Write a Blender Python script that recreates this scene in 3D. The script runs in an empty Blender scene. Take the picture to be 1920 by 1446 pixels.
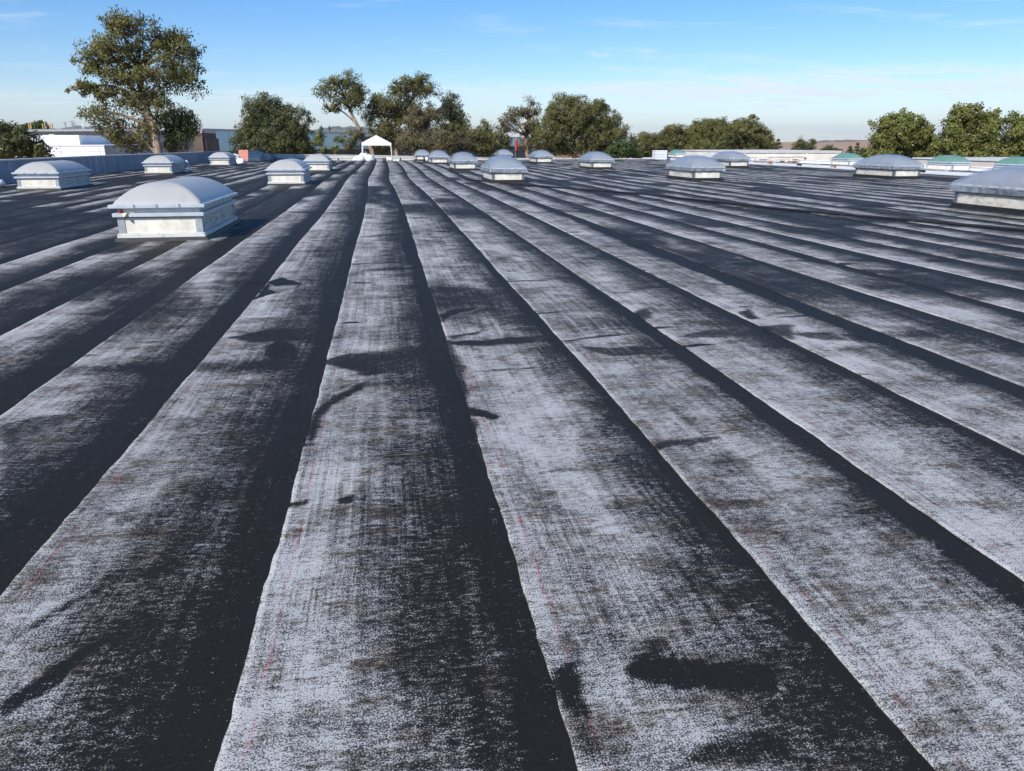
import bpy, math, random
import numpy as np

random.seed(7); rng = np.random.default_rng(7)
R = math.radians
scene = bpy.context.scene

# ------------------------------------------------------------------ camera
F_PX, CX, CY = 1380.0, 960.0, 723.0          # photo is 1920 x 1446
PITCH, YAW, EYE = R(18.248), R(9.609), 1.6
cam_d = bpy.data.cameras.new("camera"); cam = bpy.data.objects.new("camera", cam_d)
scene.collection.objects.link(cam)
cam_d.sensor_width = 36.0; cam_d.lens = 36.0 * F_PX / 1920.0
cam_d.clip_start = 0.05; cam_d.clip_end = 40000
cam.location = (0, 0, EYE); cam.rotation_euler = (math.pi/2 - PITCH, 0, -YAW)
scene.camera = cam

# ------------------------------------------------------------------ sky and sun
SUN_EL, SUN_AZ = R(37), R(180 + 38)          # azimuth clockwise from +Y, towards the sun
world = bpy.data.worlds.new("World"); scene.world = world; world.use_nodes = True
wn, wl = world.node_tree.nodes, world.node_tree.links
wn.clear()
def wnode(t, **kw):
    n = wn.new(t)
    for k, v in kw.items(): setattr(n, k, v)
    return n
w_out = wnode("ShaderNodeOutputWorld")
sky = wnode("ShaderNodeTexSky", sky_type='NISHITA', sun_disc=False, sun_elevation=SUN_EL, sun_rotation=SUN_AZ,
            air_density=1.0, dust_density=0.1, ozone_density=3.0, altitude=50)
bg_sky = wnode("ShaderNodeBackground"); bg_sky.inputs[1].default_value = 0.132
bg_cloud = wnode("ShaderNodeBackground"); bg_cloud.inputs[0].default_value = (0.84, 0.92, 1.0, 1); bg_cloud.inputs[1].default_value = 0.98
tc = wnode("ShaderNodeTexCoord"); sep = wnode("ShaderNodeSeparateXYZ")
wl.new(tc.outputs["Generated"], sep.inputs[0])
def wmath(op, a, b=None, clamp=False):
    n = wnode("ShaderNodeMath", operation=op, use_clamp=clamp)
    for i, s in enumerate((a, b)):
        if s is None: continue
        if isinstance(s, (int, float)): n.inputs[i].default_value = s
        else: wl.new(s, n.inputs[i])
    return n.outputs[0]
def wramp(v, a, b):
    n = wnode("ShaderNodeMapRange", interpolation_type='SMOOTHSTEP')
    wl.new(v, n.inputs[0]); n.inputs[1].default_value = a; n.inputs[2].default_value = b
    return n.outputs[0]
zc = wmath('MAXIMUM', sep.outputs[2], 0.0)
den = wmath('ADD', zc, 0.06)
px_, py_ = wmath('DIVIDE', sep.outputs[0], den), wmath('DIVIDE', sep.outputs[1], den)
comb = wnode("ShaderNodeCombineXYZ"); wl.new(px_, comb.inputs[0]); wl.new(py_, comb.inputs[1])
def wnoise(scale, detail, rough, dist, off):
    mp = wnode("ShaderNodeMapping"); mp.inputs["Location"].default_value = off
    mp.inputs["Scale"].default_value = (0.55, 1.0, 1.0); mp.inputs["Rotation"].default_value = (0, 0, 0.25)
    wl.new(comb.outputs[0], mp.inputs[0])
    n = wnode("ShaderNodeTexNoise"); n.inputs["Scale"].default_value = scale; n.inputs["Detail"].default_value = detail
    n.inputs["Roughness"].default_value = rough; n.inputs["Distortion"].default_value = dist
    wl.new(mp.outputs[0], n.inputs["Vector"]); return n.outputs[0]
wisp = wramp(wnoise(1.15, 8, 0.62, 0.5, (3.1, 0.4, 0)), 0.53, 0.74)
veil = wramp(wnoise(0.42, 6, 0.6, 0.6, (1.2, 5.5, 0)), 0.36, 0.62)
low = wramp(zc, 0.125, 0.045)
band = wmath('MULTIPLY', low, wmath('ADD', wmath('MULTIPLY', veil, 0.70), 0.10))
floor_haze = wmath('MULTIPLY', wramp(zc, 0.085, 0.0), 0.40)
az_ = wmath('ARCTAN2', sep.outputs[0], sep.outputs[1])
def cloud(a0, e0, wa, we, k, nz):
    """a cloud bank around one bearing and height of the sky"""
    da = wmath('DIVIDE', wmath('SUBTRACT', az_, a0), wa); de = wmath('DIVIDE', wmath('SUBTRACT', sep.outputs[2], e0), we)
    r = wmath('ADD', wmath('MULTIPLY', da, da), wmath('MULTIPLY', de, de))
    return wmath('MULTIPLY', wmath('MULTIPLY', wramp(r, 1.0, 0.0), nz), k)
fine_n = wramp(wnoise(2.6, 9, 0.65, 0.9, (8.0, 2.0, 0)), 0.36, 0.60)
wisp2 = wramp(wnoise(5.5, 9, 0.7, 1.2, (2.0, 7.0, 0)), 0.38, 0.66)
cl = wmath('ADD', cloud(0.285, 0.106, 0.030, 0.007, 0.42, wisp2), cloud(0.325, 0.106, 0.030, 0.006, 0.42, wisp2))
for args in ((0.60, 0.062, 0.42, 0.026, 0.85), (0.78, 0.150, 0.15, 0.013, 0.8), (0.74, 0.178, 0.2, 0.008, 0.5), (0.15, 0.055, 0.45, 0.022, 0.55), (-0.25, 0.045, 0.3, 0.02, 0.45),
             (2.1, 0.09, 0.6, 0.03, 0.6), (3.4-6.283, 0.12, 0.7, 0.03, 0.6), (-1.6, 0.10, 0.6, 0.03, 0.6)):
    cl = wmath('ADD', cl, cloud(*args, fine_n))
amt = wmath('ADD', wmath('MULTIPLY', wisp, 0.45), wmath('MAXIMUM', cl, floor_haze), clamp=True)
mixw = wnode("ShaderNodeMixShader")
hs_ = wnode("ShaderNodeHueSaturation"); hs_.inputs["Saturation"].default_value = 1.32
wl.new(sky.outputs[0], hs_.inputs["Color"]); tn_ = wnode("ShaderNodeMix", data_type='RGBA', blend_type='MULTIPLY'); tn_.inputs[0].default_value = 1.0; tn_.inputs[7].default_value = (0.82,0.85,1.0,1)
wl.new(hs_.outputs[0], tn_.inputs[6]); wl.new(tn_.outputs[2], bg_sky.inputs[0]); wl.new(amt, mixw.inputs[0])
wl.new(bg_sky.outputs[0], mixw.inputs[1]); wl.new(bg_cloud.outputs[0], mixw.inputs[2])
wl.new(mixw.outputs[0], w_out.inputs[0])

sun_d = bpy.data.lights.new("sun", 'SUN'); sun_d.energy = 5.0; sun_d.angle = R(0.53); sun_d.color = (1.0, 0.945, 0.86)
sun = bpy.data.objects.new("sun", sun_d); scene.collection.objects.link(sun)
sun.rotation_euler = (math.pi/2 - SUN_EL, 0, math.pi - SUN_AZ)
vs = scene.view_settings
vs.view_transform = 'Standard'; vs.look = 'None'; vs.gamma = 1.0; vs.use_curve_mapping = False; vs.exposure = 0.15
scene.cycles.max_bounces = 6; scene.cycles.transparent_max_bounces = 8; scene.cycles.volume_bounces = 0

# ------------------------------------------------------------------ helpers
def ray(x, y):
    """direction of a photo pixel in world space"""
    a, b = (x-CX)/F_PX, -(y-CY)/F_PX
    c, s = math.cos(PITCH), math.sin(PITCH)
    fy, fz = c + s*b, -s + c*b
    cp, sp = math.cos(YAW), math.sin(YAW)
    return np.array([cp*a + sp*fy, -sp*a + cp*fy, fz])
def at(x, y, Y):
    """world point seen at a photo pixel, Y metres along the strips"""
    d = ray(x, y); return d*(Y/d[1]) + np.array([0, 0, EYE])
def sstep(a, b, v):
    t = np.clip((v-a)/(b-a), 0, 1); return t*t*(3-2*t)
def rz(Y): return -0.10*sstep(52, 80, Y)      # the roof falls a little towards the back

COL = scene.collection
def link(o, parent=None):
    COL.objects.link(o)
    if parent is not None: o.parent = parent
    return o
def tag(o, label=None, cat=None, group=None, kind=None):
    for k, v in (("label", label), ("category", cat), ("group", group), ("kind", kind)):
        if v: o[k] = v
    return o
def empty(name, loc, rot=0.0):
    o = bpy.data.objects.new(name, None); o.location = loc; o.rotation_euler = (0, 0, rot); o.empty_display_size = 0.3
    return link(o)
def copy_tree(o, parent=None):
    c = o.copy(); link(c, parent)
    for ch in list(o.children): copy_tree(ch, c)
    return c
def np_mesh(name, V, Fq, uv=None, attrs=None, cols=None, vecs=None, smooth=False):
    """quads (or triangles) from numpy arrays"""
    V = np.asarray(V, np.float32); Fq = np.asarray(Fq, np.int32); k = Fq.shape[1]
    me = bpy.data.meshes.new(name)
    me.vertices.add(len(V)); me.vertices.foreach_set("co", V.ravel())
    me.loops.add(Fq.size); me.loops.foreach_set("vertex_index", Fq.ravel())
    me.polygons.add(len(Fq)); me.polygons.foreach_set("loop_start", np.arange(0, Fq.size, k, dtype=np.int32))
    if smooth: me.polygons.foreach_set("use_smooth", np.ones(len(Fq), bool))
    if uv is not None:
        l = me.uv_layers.new(name="UVMap"); l.data.foreach_set("uv", np.asarray(uv, np.float32)[Fq.ravel()].ravel())
    for n, a in (attrs or {}).items():
        at_ = me.attributes.new(n, 'FLOAT', 'POINT'); at_.data.foreach_set("value", np.asarray(a, np.float32))
    for n, a in (vecs or {}).items():
        at_ = me.attributes.new(n, 'FLOAT_VECTOR', 'POINT'); at_.data.foreach_set("vector", np.asarray(a, np.float32).ravel())
    for n, a in (cols or {}).items():
        at_ = me.attributes.new(n, 'FLOAT_COLOR', 'POINT'); at_.data.foreach_set("color", np.asarray(a, np.float32).ravel())
    me.update(calc_edges=True); me.validate()
    return me
class MB:
    def __init__(s): s.v, s.f = [], []
    def add(s, v, f):
        n = len(s.v); s.v += [tuple(map(float, p)) for p in v]; s.f += [tuple(i+n for i in q) for q in f]; return s
    def box(s, x0, x1, y0, y1, z0, z1):
        return s.add([(x0,y0,z0),(x1,y0,z0),(x1,y1,z0),(x0,y1,z0),(x0,y0,z1),(x1,y0,z1),(x1,y1,z1),(x0,y1,z1)],
                     [(3,2,1,0),(4,5,6,7),(0,1,5,4),(1,2,6,5),(2,3,7,6),(3,0,4,7)])
    def ring(s, hx, hy, ix, iy, z0, z1, tx=0.0):
        """rectangular ring, outer half sizes hx hy, inner ix iy; the top is drawn in by tx"""
        v = []
        for (a, b, z) in ((hx,hy,z0),(hx-tx,hy-tx,z1),(ix,iy,z1),(ix,iy,z0)):
            v += [(-a,-b,z),(a,-b,z),(a,b,z),(-a,b,z)]
        f = []
        for r in range(4):
            q = (r+1) % 4
            for i in range(4): j = (i+1) % 4; f.append((r*4+i, r*4+j, q*4+j, q*4+i))
        return s.add(v, f)
    def tube(s, pts, rad, n=6, caps=True):
        pts = [np.array(p, float) for p in pts]
        rad = [rad]*len(pts) if isinstance(rad, (int, float)) else rad
        v, f = [], []
        for i, p in enumerate(pts):
            t = pts[min(i+1, len(pts)-1)] - pts[max(i-1, 0)]; t = t/(np.linalg.norm(t)+1e-9)
            a = np.cross(t, (0,0,1) if abs(t[2]) < .95 else (1,0,0)); a /= np.linalg.norm(a); b = np.cross(t, a)
            for k in range(n):
                g = 2*math.pi*k/n; v.append(p + rad[i]*(math.cos(g)*a + math.sin(g)*b))
        for i in range(len(pts)-1):
            for k in range(n):
                l = (k+1) % n; f.append((i*n+k, (i+1)*n+k, (i+1)*n+l, i*n+l))
        if caps: f += [tuple(range(n)), tuple(reversed(range((len(pts)-1)*n, len(pts)*n)))]
        return s.add(v, f)
    def quad(s, pts, thick=None):
        """flat plate through four points, given a thickness along its normal"""
        p = [np.array(q, float) for q in pts]; n = np.cross(p[1]-p[0], p[3]-p[0]); n /= np.linalg.norm(n)
        q = [a - n*thick for a in p]
        return s.add(p+q, [(0,1,2,3),(7,6,5,4),(0,4,5,1),(1,5,6,2),(2,6,7,3),(3,7,4,0)])
    def mesh(s, name, smooth=False):
        me = bpy.data.meshes.new(name); me.from_pydata(s.v, [], s.f); me.update()
        if smooth: me.polygons.foreach_set("use_smooth", [True]*len(me.polygons))
        return me
    def build(s, name, m, parent=None, smooth=False, bevel=0.0):
        o = bpy.data.objects.new(name, s.mesh(name, smooth)); o.data.materials.append(m)
        if bevel:
            b = o.modifiers.new("bevel", 'BEVEL'); b.width = bevel; b.segments = 1; b.limit_method = 'ANGLE'
        return link(o, parent)

# value noise on numpy arrays
_lat = rng.random((256, 256))
def vnoise(x, y, seed=0):
    x = np.asarray(x, float) + seed*17.31; y = np.asarray(y, float) + seed*9.77
    xi, yi = np.floor(x).astype(int), np.floor(y).astype(int)
    fx, fy = x-xi, y-yi; fx = fx*fx*(3-2*fx); fy = fy*fy*(3-2*fy)
    g = lambda a, b: _lat[a % 256, b % 256]
    return (g(xi,yi)*(1-fx)+g(xi+1,yi)*fx)*(1-fy) + (g(xi,yi+1)*(1-fx)+g(xi+1,yi+1)*fx)*fy

# ------------------------------------------------------------------ materials
class NT:
    def __init__(s, name):
        s.m = bpy.data.materials.new(name); s.m.use_nodes = True
        s.n, s.l = s.m.node_tree.nodes, s.m.node_tree.links
        s.b = s.n["Principled BSDF"]; s.out = s.n["Material Output"]
    def put(s, sock, v):
        if isinstance(v, bpy.types.NodeSocket): s.l.new(v, sock)
        else: sock.default_value = v
    def node(s, t, **kw):
        n = s.n.new(t)
        for k, v in kw.items(): setattr(n, k, v)
        return n
    def math(s, op, a, b=0.0, c=None, clamp=False):
        n = s.node("ShaderNodeMath", operation=op, use_clamp=clamp); s.put(n.inputs[0], a); s.put(n.inputs[1], b)
        if c is not None: s.put(n.inputs[2], c)
        return n.outputs[0]
    def ramp(s, v, a, b, lo=0.0, hi=1.0):
        n = s.node("ShaderNodeMapRange", interpolation_type='SMOOTHSTEP')
        s.put(n.inputs[0], v); n.inputs[1].default_value = a; n.inputs[2].default_value = b
        n.inputs[3].default_value = lo; n.inputs[4].default_value = hi
        return n.outputs[0]
    def noise(s, vec, scale, detail=3, rough=0.55, sc=(1,1,1), loc=(0,0,0), dist=0.0):
        mp = s.node("ShaderNodeMapping"); mp.inputs["Scale"].default_value = sc; s.put(mp.inputs["Location"], loc)
        s.l.new(vec, mp.inputs[0])
        n = s.node("ShaderNodeTexNoise"); n.inputs["Scale"].default_value = scale; n.inputs["Detail"].default_value = detail
        n.inputs["Roughness"].default_value = rough; n.inputs["Distortion"].default_value = dist
        s.l.new(mp.outputs[0], n.inputs["Vector"]); return n.outputs[0]
    def mix(s, f, a, b):
        n = s.node("ShaderNodeMix", data_type='RGBA'); s.put(n.inputs[0], f); s.put(n.inputs[6], a); s.put(n.inputs[7], b)
        return n.outputs[2]
    def bump(s, h, strength, dist):
        n = s.node("ShaderNodeBump"); n.inputs["Strength"].default_value = strength; n.inputs["Distance"].default_value = dist
        s.l.new(h, n.inputs["Height"]); s.l.new(n.outputs[0], s.b.inputs["Normal"])
def c4(c): return (c[0], c[1], c[2], 1.0)
def surf(name, col, col2=None, rough=0.7, scale=3.0, sc=(1,1,1), metallic=0.0, bump=0.0, bscale=40.0, lo=0.35, hi=0.7, spec=0.4, streak=None):
    """plain weathered surface: two tones by noise, optional vertical dirt streaks, fine relief"""
    t = NT(name); tc = t.node("ShaderNodeTexCoord"); ob = tc.outputs["Object"]
    col2 = col2 or tuple(0.72*c for c in col)
    f = t.ramp(t.noise(ob, scale, 5, 0.6, sc), lo, hi)
    c = t.mix(f, c4(col), c4(col2))
    if streak:
        g = t.ramp(t.noise(ob, 1.0, 4, 0.6, (9, 9, 0.8)), 0.52, 0.75)
        c = t.mix(t.math('MULTIPLY', g, streak[1]), c, c4(streak[0]))
    t.l.new(c, t.b.inputs["Base Color"])
    t.b.inputs["Roughness"].default_value = rough; t.b.inputs["Metallic"].default_value = metallic
    t.b.inputs["Specular IOR Level"].default_value = spec
    if bump: t.bump(t.noise(ob, bscale, 3, 0.6), bump, 0.01)
    return t.m

M = {}
M['galv']   = surf("galvanised_metal", (0.40,0.43,0.46), (0.30,0.33,0.36), 0.45, 6, metallic=0.35, bump=0.1)
M['galvdark'] = surf("weathered_steel_trim", (0.20,0.215,0.235), (0.13,0.14,0.155), 0.45, 6, metallic=0.3, bump=0.1)
M['domefilm'] = surf("grey_dome_under_film", (0.34,0.365,0.39), (0.29,0.31,0.335), 0.4, 1.6)
M['frame']  = surf("aluminium_frame", (0.58,0.62,0.66), (0.48,0.52,0.56), 0.38, 5, metallic=0.3)
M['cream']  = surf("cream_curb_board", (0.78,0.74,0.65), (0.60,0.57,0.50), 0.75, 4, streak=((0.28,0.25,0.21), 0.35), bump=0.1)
M['dirty_shade']  = surf("stained_shade_board", (0.64,0.60,0.52), (0.36,0.33,0.28), 0.8, 5, (1,1,3), lo=0.45, hi=0.72, streak=((0.22,0.19,0.16), 0.5), bump=0.1)
M['wood']   = surf("wood_nailer", (0.30,0.17,0.08), (0.18,0.10,0.05), 0.8, 12)
M['tar']    = surf("tar_flashing", (0.016,0.016,0.018), (0.03,0.03,0.033), 0.55, 8, bump=0.3, bscale=25)
M['whitemetal'] = surf("painted_flange", (0.62,0.62,0.58), (0.30,0.30,0.28), 0.6, 7, lo=0.5, hi=0.75, bump=0.1)
M['dome']   = surf("grey_acrylic_dome", (0.42,0.42,0.41), (0.385,0.385,0.375), 0.36, 0.8, streak=((0.29,0.285,0.28), 0.4), spec=0.5)
M['greendome'] = surf("green_acrylic_dome", (0.12,0.25,0.20), (0.16,0.28,0.23), 0.35, 2.0, spec=0.5)
M['white']  = surf("white_coating", (0.80,0.80,0.78), (0.68,0.68,0.66), 0.7, 0.8, bump=0.05)
M['canvas'] = surf("white_canopy_cloth", (0.84,0.84,0.84), (0.78,0.78,0.78), 0.8, 2)
M['bag']    = surf("white_plastic_bag", (0.80,0.81,0.83), (0.66,0.68,0.72), 0.45, 9, bump=0.6, bscale=14)
M['salmon'] = surf("salmon_insulation_board", (0.62,0.27,0.18), (0.52,0.22,0.15), 0.85, 5)
M['black']  = surf("black_rubber", (0.014,0.014,0.016), (0.025,0.025,0.027), 0.5, 9)
M['pipe']   = surf("grey_gas_pipe", (0.33,0.33,0.33), (0.22,0.21,0.20), 0.5, 3, metallic=0.4)
M['block']  = surf("timber_pipe_block", (0.45,0.24,0.10), (0.30,0.16,0.07), 0.85, 8)
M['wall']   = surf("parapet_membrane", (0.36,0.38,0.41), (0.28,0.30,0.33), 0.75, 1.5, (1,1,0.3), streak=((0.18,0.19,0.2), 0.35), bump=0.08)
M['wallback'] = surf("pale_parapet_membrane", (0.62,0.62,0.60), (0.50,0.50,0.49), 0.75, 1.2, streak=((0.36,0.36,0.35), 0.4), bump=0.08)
M['cap']    = surf("metal_coping", (0.74,0.74,0.72), (0.62,0.62,0.60), 0.5, 2, metallic=0.1)
M['seam']   = surf("sealed_seam", (0.55,0.57,0.6), (0.45,0.47,0.5), 0.6, 4)
M['tan']    = surf("tan_plaster", (0.66,0.58,0.50), (0.56,0.49,0.42), 0.85, 1.0, bump=0.05)
M['offwhite'] = surf("off_white_plaster", (0.78,0.74,0.68), (0.66,0.62,0.56), 0.85, 0.7, streak=((0.4,0.36,0.32), 0.3))
M['brown']  = surf("brown_plaster", (0.16,0.12,0.09), (0.10,0.08,0.065), 0.85, 1.0)
M['dark']   = surf("dark_roof_edge", (0.05,0.055,0.065), (0.035,0.04,0.045), 0.6, 1.0)
M['panelwhite'] = surf("white_cladding", (0.82,0.83,0.84), (0.76,0.77,0.79), 0.6, 0.4)
M['yellow'] = surf("yellow_painted_steel", (0.50,0.36,0.12), (0.36,0.26,0.10), 0.6, 3)
M['red']    = surf("red_cloth", (0.55,0.02,0.02), (0.42,0.015,0.015), 0.7, 3)
M['paper']  = surf("cream_paper", (0.75,0.68,0.45), (0.6,0.55,0.36), 0.8, 12)
M['shade_glass'] = surf("grey_glazing", (0.22,0.28,0.30), (0.14,0.18,0.20), 0.15, 0.8, spec=0.7)
M['bark']   = surf("pale_eucalyptus_bark", (0.36,0.27,0.20), (0.20,0.15,0.11), 0.85, 3, (1,1,0.3), bump=0.4, bscale=8)
M['barkdark'] = surf("brown_bark", (0.13,0.10,0.075), (0.08,0.06,0.05), 0.9, 3, (1,1,0.3), bump=0.4, bscale=8)
M['ground'] = surf("town_ground", (0.44,0.29,0.18), (0.33,0.24,0.15), 0.95, 0.004)
M['goldhill'] = surf("dry_grass_hill", (0.46,0.27,0.15), (0.36,0.22,0.12), 0.95, 0.004, lo=0.4, hi=0.65)
M['bluehill'] = surf("scrub_hill", (0.20,0.17,0.11), (0.10,0.10,0.06), 0.95, 0.003, lo=0.4, hi=0.62)
M['stone']  = surf("white_pebble_stone", (0.75,0.75,0.74), (0.6,0.6,0.6), 0.8, 20)

def teal_mat():
    t = NT("teal_mirror_cladding"); ob = t.node("ShaderNodeTexCoord").outputs["Object"]
    f = t.noise(ob, 0.6, 3, 0.5, (1,1,0.2))
    t.l.new(t.mix(f, (0.30,0.46,0.52,1), (0.36,0.52,0.58,1)), t.b.inputs["Base Color"])
    t.b.inputs["Metallic"].default_value = 0.75; t.b.inputs["Roughness"].default_value = 0.32
    return t.m
M['teal'] = teal_mat()

def film_mat():
    t = NT("clear_plastic_film"); ob = t.node("ShaderNodeTexCoord").outputs["Object"]
    h = t.noise(ob, 7, 5, 0.6, (1,1,1.6), dist=0.8)
    t.b.inputs["Base Color"].default_value = (0.40,0.44,0.50,1); t.b.inputs["Roughness"].default_value = 0.06
    t.b.inputs["Specular IOR Level"].default_value = 0.8
    t.b.inputs["Coat Weight"].default_value = 0.6; t.b.inputs["Coat Roughness"].default_value = 0.05
    t.bump(h, 0.5, 0.04)
    tr = t.node("ShaderNodeBsdfTransparent"); tr.inputs[0].default_value = (0.93,0.95,0.97,1)
    mx = t.node("ShaderNodeMixShader"); mx.inputs[0].default_value = 0.42
    t.l.new(tr.outputs[0], mx.inputs[1]); t.l.new(t.b.outputs[0], mx.inputs[2]); t.l.new(mx.outputs[0], t.out.inputs[0])
    return t.m
M['film'] = film_mat()

def leaf_mat(name, a, b):
    t = NT(name)
    at_ = t.node("ShaderNodeAttribute", attribute_name="tint")
    c = t.mix(at_.outputs["Fac"], c4(a), c4(b))
    d = t.node("ShaderNodeBsdfDiffuse"); tr = t.node("ShaderNodeBsdfTranslucent"); gl = t.node("ShaderNodeBsdfGlossy")
    gl.inputs["Roughness"].default_value = 0.45; gl.inputs["Color"].default_value = (0.5,0.5,0.5,1)
    t.l.new(c, d.inputs[0]); t.l.new(c, tr.inputs[0])
    cn = t.node("ShaderNodeAttribute", attribute_name="clump_normal"); ge = t.node("ShaderNodeNewGeometry")
    vm = t.node("ShaderNodeMix", data_type='VECTOR'); vm.inputs[0].default_value = 0.66
    t.l.new(ge.outputs["Normal"], vm.inputs[4]); t.l.new(cn.outputs["Vector"], vm.inputs[5])
    vn = t.node("ShaderNodeVectorMath", operation='NORMALIZE'); t.l.new(vm.outputs[1], vn.inputs[0]); t.l.new(vn.outputs[0], d.inputs["Normal"])
    m1 = t.node("ShaderNodeMixShader"); m1.inputs[0].default_value = 0.36
    t.l.new(d.outputs[0], m1.inputs[1]); t.l.new(tr.outputs[0], m1.inputs[2])
    m2 = t.node("ShaderNodeMixShader"); m2.inputs[0].default_value = 0.045
    t.l.new(m1.outputs[0], m2.inputs[1]); t.l.new(gl.outputs[0], m2.inputs[2]); t.l.new(m2.outputs[0], t.out.inputs[0])
    return t.m
M['leaf_euc']   = leaf_mat("eucalyptus_leaves", (0.135,0.155,0.048), (0.230,0.210,0.080))
M['leaf_dark']  = leaf_mat("dark_evergreen_leaves", (0.095,0.115,0.042), (0.165,0.165,0.066))
M['leaf_brown'] = leaf_mat("brownish_eucalyptus_leaves", (0.155,0.150,0.066), (0.215,0.170,0.088))
M['leaf_green'] = leaf_mat("broad_green_leaves", (0.145,0.180,0.040), (0.260,0.260,0.080))
M['leaf_bright'] = leaf_mat("fresh_green_leaves", (0.065,0.115,0.030), (0.12,0.16,0.05))

# roofing felt: pale worn felt under brushed black bitumen
def roof_mat():
    t = NT("brushed_bitumen_roofing")
    uv = t.node("ShaderNodeUVMap", uv_map="UVMap").outputs[0]
    oi = t.node("ShaderNodeObjectInfo")
    off = t.node("ShaderNodeCombineXYZ"); t.put(off.inputs[0], t.math('MULTIPLY', oi.outputs["Random"], 91.0)); t.put(off.inputs[1], t.math('MULTIPLY', oi.outputs["Random"], 57.0))
    va = t.node("ShaderNodeVectorMath", operation='ADD'); t.l.new(uv, va.inputs[0]); t.l.new(off.outputs[0], va.inputs[1])
    P = va.outputs[0]
    cov = t.node("ShaderNodeAttribute", attribute_name="cov").outputs["Fac"]
    tar = t.node("ShaderNodeAttribute", attribute_name="tar").outputs["Fac"]
    trans  = t.noise(P, 1.0, 5, 0.65, (5, 17, 1), dist=0.6)     # streaks lying across the strip
    trans2 = t.noise(P, 1.0, 4, 0.6, (14, 70, 1), dist=0.4)
    longn  = t.noise(P, 1.0, 3, 0.6, (75, 0.9, 1))              # brush lines along the strip
    comb_  = t.noise(P, 1.0, 2, 0.5, (190, 1.6, 1))
    blot   = t.noise(P, 2.4, 5, 0.6, dist=0.5)
    grain  = t.noise(P, 170.0, 3, 0.75)
    def c(v, k): return t.math('MULTIPLY', t.math('SUBTRACT', v, 0.5), k)
    vary = t.ramp(t.noise(P, 1.0, 2, 0.5, (1.3, 0.7, 1), loc=(11,4,0)), 0.38, 0.62)      # where brush lines show
    fib = t.noise(P, 1.0, 3, 0.6, (32, 46, 1), dist=0.6)
    m = t.math('ADD', cov, c(trans, 0.60)); m = t.math('ADD', m, c(t.noise(P, 1.0, 4, 0.65, (16, 0.45, 1), loc=(2,9,0)), 0.75)); m = t.math('ADD', m, c(blot, 1.15)); m = t.math('ADD', m, c(trans2, 0.55)); m = t.math('ADD', m, c(fib, 0.65))
    m = t.math('ADD', m, t.math('MULTIPLY', c(longn, 0.8), vary))
    # brushed tar marks, thinning out towards their rims
    brush = t.math('ADD', c(comb_, 1.1), t.math('ADD', c(trans2, 0.9), c(blot, 0.8)))
    tm = t.math('MULTIPLY', t.math('ADD', t.math('MULTIPLY', tar, 1.35), brush), t.ramp(tar, 0.05, 0.30))
    m = t.math('MAXIMUM', m, tm)
    film_ = t.math('SUBTRACT', 1.0, t.ramp(m, 0.02, 1.02))
    # fine grain: the felt shows through the thin coating as specks
    gr = t.ramp(t.math('ADD', t.math('MULTIPLY', grain, 0.65), t.math('MULTIPLY', fib, 0.35)), 0.34, 0.62)
    micro = t.math('ADD', t.math('MULTIPLY', gr, 1.15), 0.22)
    micro = t.math('MULTIPLY', micro, t.math('ADD', c(trans2, 1.3), 1.0))
    soft_ = t.math('MULTIPLY', film_, micro, clamp=True)
    v = t.math('ADD', m, t.math('ADD', c(fib, 0.85), c(trans2, 0.75)))
    spread = t.math('ADD', t.math('MULTIPLY', t.ramp(grain, 0.34, 0.66), 1.06), -0.02)
    speck = t.ramp(t.math('SUBTRACT', spread, v), -0.16, 0.24)
    bright = t.math('ADD', t.math('MULTIPLY', speck, 0.74), t.math('MULTIPLY', soft_, 0.26), clamp=True)
    edge_ = t.node("ShaderNodeSeparateXYZ"); t.l.new(uv, edge_.inputs[0])
    bright = t.math('ADD', bright, t.math('MULTIPLY', t.ramp(edge_.outputs[0], 0.014, 0.002, 0.0, 0.10), film_), clamp=True)  # painted highlight: lightens the felt colour along the left lap edge
    brn = t.math('MULTIPLY', t.ramp(t.noise(P, 3.1, 4, 0.6, (1, 2.2, 1), loc=(7,3,0)), 0.44, 0.66), t.ramp(m, 0.20, 0.60))
    pale = t.mix(brn, (0.495,0.495,0.49,1), (0.22,0.17,0.125,1))
    fw = t.noise(P, 420.0, 2, 0.6)
    pale = t.mix(t.math('MULTIPLY', t.ramp(fw, 0.50, 0.70), 0.5), pale, (0.76,0.76,0.75,1))
    # faint red chalk line by the lap
    sx = t.node("ShaderNodeSeparateXYZ"); t.l.new(uv, sx.inputs[0])
    wob = c(t.noise(P, 1.0, 2, 0.5, (0.2, 1.2, 1)), 0.03)
    dist = t.math('ABSOLUTE', t.math('SUBTRACT', t.math('ADD', sx.outputs[0], wob), 0.075), 0.0)
    ln = t.math('MULTIPLY', t.ramp(dist, 0.012, 0.004), t.ramp(t.noise(P, 1.0, 4, 0.7, (60, 7, 1)), 0.40, 0.66))
    ln = t.math('MULTIPLY', ln, 0.55)
    pale = t.mix(ln, pale, (0.50,0.12,0.16,1))
    blk = t.mix(blot, (0.0115,0.0105,0.0095,1), (0.021,0.0195,0.018,1))
    col = t.mix(bright, blk, pale)
    spk = t.ramp(t.noise(P, 130.0, 0, 0.5, loc=(3,3,3)), 0.83, 0.86)
    col = t.mix(t.math('MULTIPLY', spk, 0.5), col, (0.5,0.46,0.38,1))
    t.l.new(col, t.b.inputs["Base Color"])
    t.l.new(t.ramp(bright, 0.0, 1.0, 0.60, 0.85), t.b.inputs["Roughness"])
    t.b.inputs["Specular IOR Level"].default_value = 0.12
    h = t.math('ADD', t.math('MULTIPLY', grain, 0.7), t.math('ADD', t.math('MULTIPLY', comb_, 0.35), t.math('MULTIPLY', trans2, 0.5)))
    t.bump(h, 0.6, 0.006)
    return t.m
M['roof'] = roof_mat()

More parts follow.
